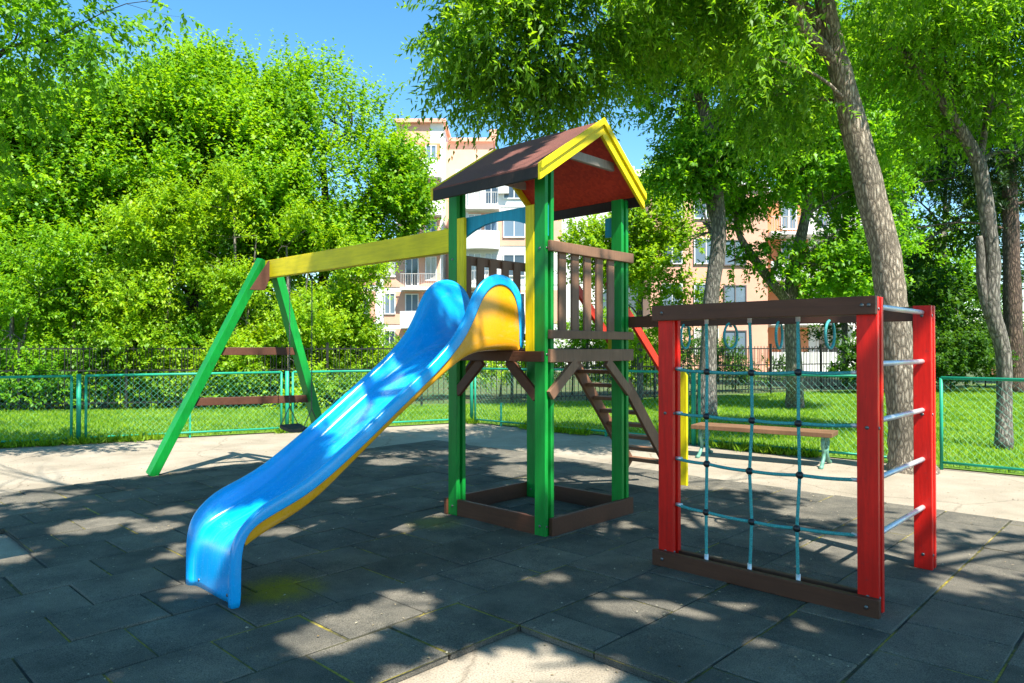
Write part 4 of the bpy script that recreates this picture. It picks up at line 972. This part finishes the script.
br = empty('apartment_building', Vector((14,YB2,0)), label='pale orange apartment block glimpsed between the grey trunks behind the bench', cat='building')
bpart('wall', PEACH, br, (b2(650),b2(768),YB2,YB2+11,-.1,zz2(185)))
bpart('wall', WHITE, br, (b2(768)+.01,b2(875),YB2+1.0,YB2+11,-.1,zz2(190)))
bpart('roof', WHITE, br, (b2(648),b2(770),YB2-.3,YB2+11.2,zz2(185),zz2(185)+.3), (b2(770)+.01,b2(878),YB2+.6,YB2+11.2,zz2(190),zz2(190)+.3))
for k in range(4):
    z = .3+2.8*k
    window(br, b2(706), z+.8, 1.5, 1.6, YB2-.02); window(br, b2(735), z+.7, 1.4, 1.6, YB2-.02, DARKF); window(br, b2(672), z+.8, 1.3, 1.6, YB2-.02)
    bpart('facade_panel', ORANGE, br, (b2(772),b2(815),YB2+.96,YB2+.999,z,z+2.5))
    window(br, b2(795), z+.3, 1.0, 2.1, YB2+.955); window(br, b2(835), z+.3, 1.4, 2.1, YB2+.98)
    balcony(br, b2(770), b2(862), YB2+.94, z, 1.2, .95, rail=(k in (1,3)))

# far park seat beside the pine
t = bench(G(1017,389)+Vector((.1,0,-.03)), R(-10), 'slatted seat standing on the far path under the pine', 1.5)
BB = MB(); 
for k in range(3): BB.box(-.85,.85,.2,.225,.52+.13*k,.62+.13*k)
BB.build('backrest', STEPB, t)

# ------------------------------------------------------------------ grass, weeds, litter (stuff)
def inpoly(x, y, poly):
    c = np.zeros(len(x), bool); n_ = len(poly); j = n_-1
    for i in range(n_):
        xi,yi = poly[i][:2]; xj,yj = poly[j][:2]
        c ^= ((yi > y) != (yj > y)) & (x < (xj-xi)*(y-yi)/(yj-yi+1e-12)+xi); j = i
    return c
rng = np.random.default_rng(77)
lawnp = [FC+FL*14, FC+Vector((0,.12,0)), FC+FR*13+Vector((.06,.1,0)), Vector((20,13,0)), Vector((18,28,0)), IC+IRd*13, IC, IC+ILd*18]
n_ = 260000
x = rng.uniform(-15,18,n_); y = rng.uniform(8,26,n_)
k = inpoly(x,y,lawnp) & (np.abs(x) < .78*y) & (rng.random(n_) < np.clip(14/y,.3,1)); x,y = x[k],y[k]; m_ = len(x)
base = np.stack([x,y,np.full(m_,-.03)],1)
d_ = unit(np.stack([rng.normal(0,.45,m_),rng.normal(0,.45,m_),np.ones(m_)],1)); nn = unit(rng.normal(size=(m_,3)))
hh = rng.uniform(.04,.10,m_)*(1+.5*pnoise(base,5,1.5))
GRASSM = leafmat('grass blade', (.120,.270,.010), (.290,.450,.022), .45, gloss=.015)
gr = leaf_mesh('grass', base, d_, nn, hh, np.full(m_,.016), GRASSM, None, Vector((0,0,0)), rng); tag(gr, 'mown green grass beyond the fence', 'grass', kind='stuff')
# weeds along the fence foot
pts = []
for dvec, L_ in ((FL,11),(FR,11.5)):
    for _ in range(1100):
        s = rng.uniform(0,L_); 
        if pnoise(np.array([[s*1.7,dvec.x*9,0]]),9,1.3)[0] < -.02: continue
        p_ = FC+dvec*s+Vector((rng.normal(0,.05), rng.normal(-.02,.06),-.045))
        for q in range(7): pts.append((p_.x+rng.normal(0,.035),p_.y+rng.normal(0,.035),p_.z))
base = np.array(pts); m_ = len(base)
d_ = unit(np.stack([rng.normal(0,.6,m_),rng.normal(0,.6,m_),np.ones(m_)],1)); nn = unit(rng.normal(size=(m_,3)))
wd_ = leaf_mesh('weeds', base, d_, nn, rng.uniform(.06,.2,m_), rng.uniform(.012,.035,m_), GRASSM, None, Vector((0,0,0)), rng); tag(wd_, 'straggling weeds along the foot of the green fence', 'weeds', kind='stuff')
# litter of dry leaves and petals on mat and path
n_ = 5200
x = rng.uniform(-8,7,n_); y = rng.uniform(2.6,12.5,n_)
base = np.stack([x,y,np.where(rng.random(n_) < .5,.006,.009)],1)
rel = base[:,:2]-np.array([A0.x,A0.y]); u_ = rel@np.array(U[:2]); v_ = rel@np.array(V[:2])
onmat = (u_ < UMAX) & (v_ < VMAX)
base[~onmat,2] = -.041
for (a_,b_,c_,e_) in HOLES: base[(u_ > a_) & (u_ < b_) & (v_ > c_) & (v_ < e_),2] = -.041
side = y < 12; base = base[side]; m_ = len(base)
ang = rng.uniform(0,6.28,m_); d_ = np.stack([np.cos(ang),np.sin(ang),rng.uniform(.0,.25,m_)],1); nn = unit(np.array([0,0,1.])+rng.normal(0,.25,(m_,3)))
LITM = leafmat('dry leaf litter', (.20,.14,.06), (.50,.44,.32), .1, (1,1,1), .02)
lt = leaf_mesh('leaf_litter', base, unit(d_), nn, rng.uniform(.008,.026,m_), rng.uniform(.005,.014,m_), LITM, None, Vector((0,0,0)), rng); tag(lt, 'dry leaf and petal litter on the mat', 'litter', kind='stuff')

# ------------------------------------------------------------------ light, sky, camera
sc = bpy.context.scene
wd = bpy.data.worlds.new('World'); sc.world = wd; wd.use_nodes = True
nt = wd.node_tree; bg = nt.nodes['Background']
sky = nt.nodes.new('ShaderNodeTexSky'); sky.sky_type = 'NISHITA'; sky.sun_disc = False
az = math.atan2(SUN.x, SUN.y)
sky.sun_elevation = SEL; sky.sun_rotation = az % (2*math.pi); sky.air_density = 1.0; sky.dust_density = .1; sky.ozone_density = 1.6
hsv = nt.nodes.new('ShaderNodeHueSaturation'); hsv.inputs['Saturation'].default_value = 1.28; hsv.inputs['Hue'].default_value = .488
nt.links.new(sky.outputs[0], hsv.inputs['Color']); nt.links.new(hsv.outputs[0], bg.inputs[0]); bg.inputs[1].default_value = .116
sl_ = bpy.data.lights.new('sun', 'SUN'); sl_.energy = 5.0; sl_.angle = R(.46); sl_.color = (1,.94,.84)
so_ = bpy.data.objects.new('sun', sl_); C.objects.link(so_); so_.rotation_euler = Vector(-SD).to_track_quat('-Z','Y').to_euler(); so_.location = (10,-16,25)
cam = bpy.data.cameras.new('camera'); cam.sensor_width = 36; cam.lens = F/1024*36; cam.clip_end = 1500; cam.clip_start = .05
co = bpy.data.objects.new('camera', cam); C.objects.link(co); co.location = (0,0,EYE); co.rotation_euler = (R(90)+math.atan((HY-341.5)/F),0,0)
sc.camera = co
sc.view_settings.view_transform = 'Standard'; sc.view_settings.look = 'None'; sc.view_settings.gamma = 1; sc.view_settings.use_curve_mapping = False
sc.view_settings.exposure = 1.28
sc.cycles.max_bounces = 6; sc.cycles.diffuse_bounces = 4; sc.cycles.transmission_bounces = 4; sc.cycles.use_denoising = True
sc.cycles.use_adaptive_sampling = True
for o in C.objects:
    if '_o' in o: del o['_o']
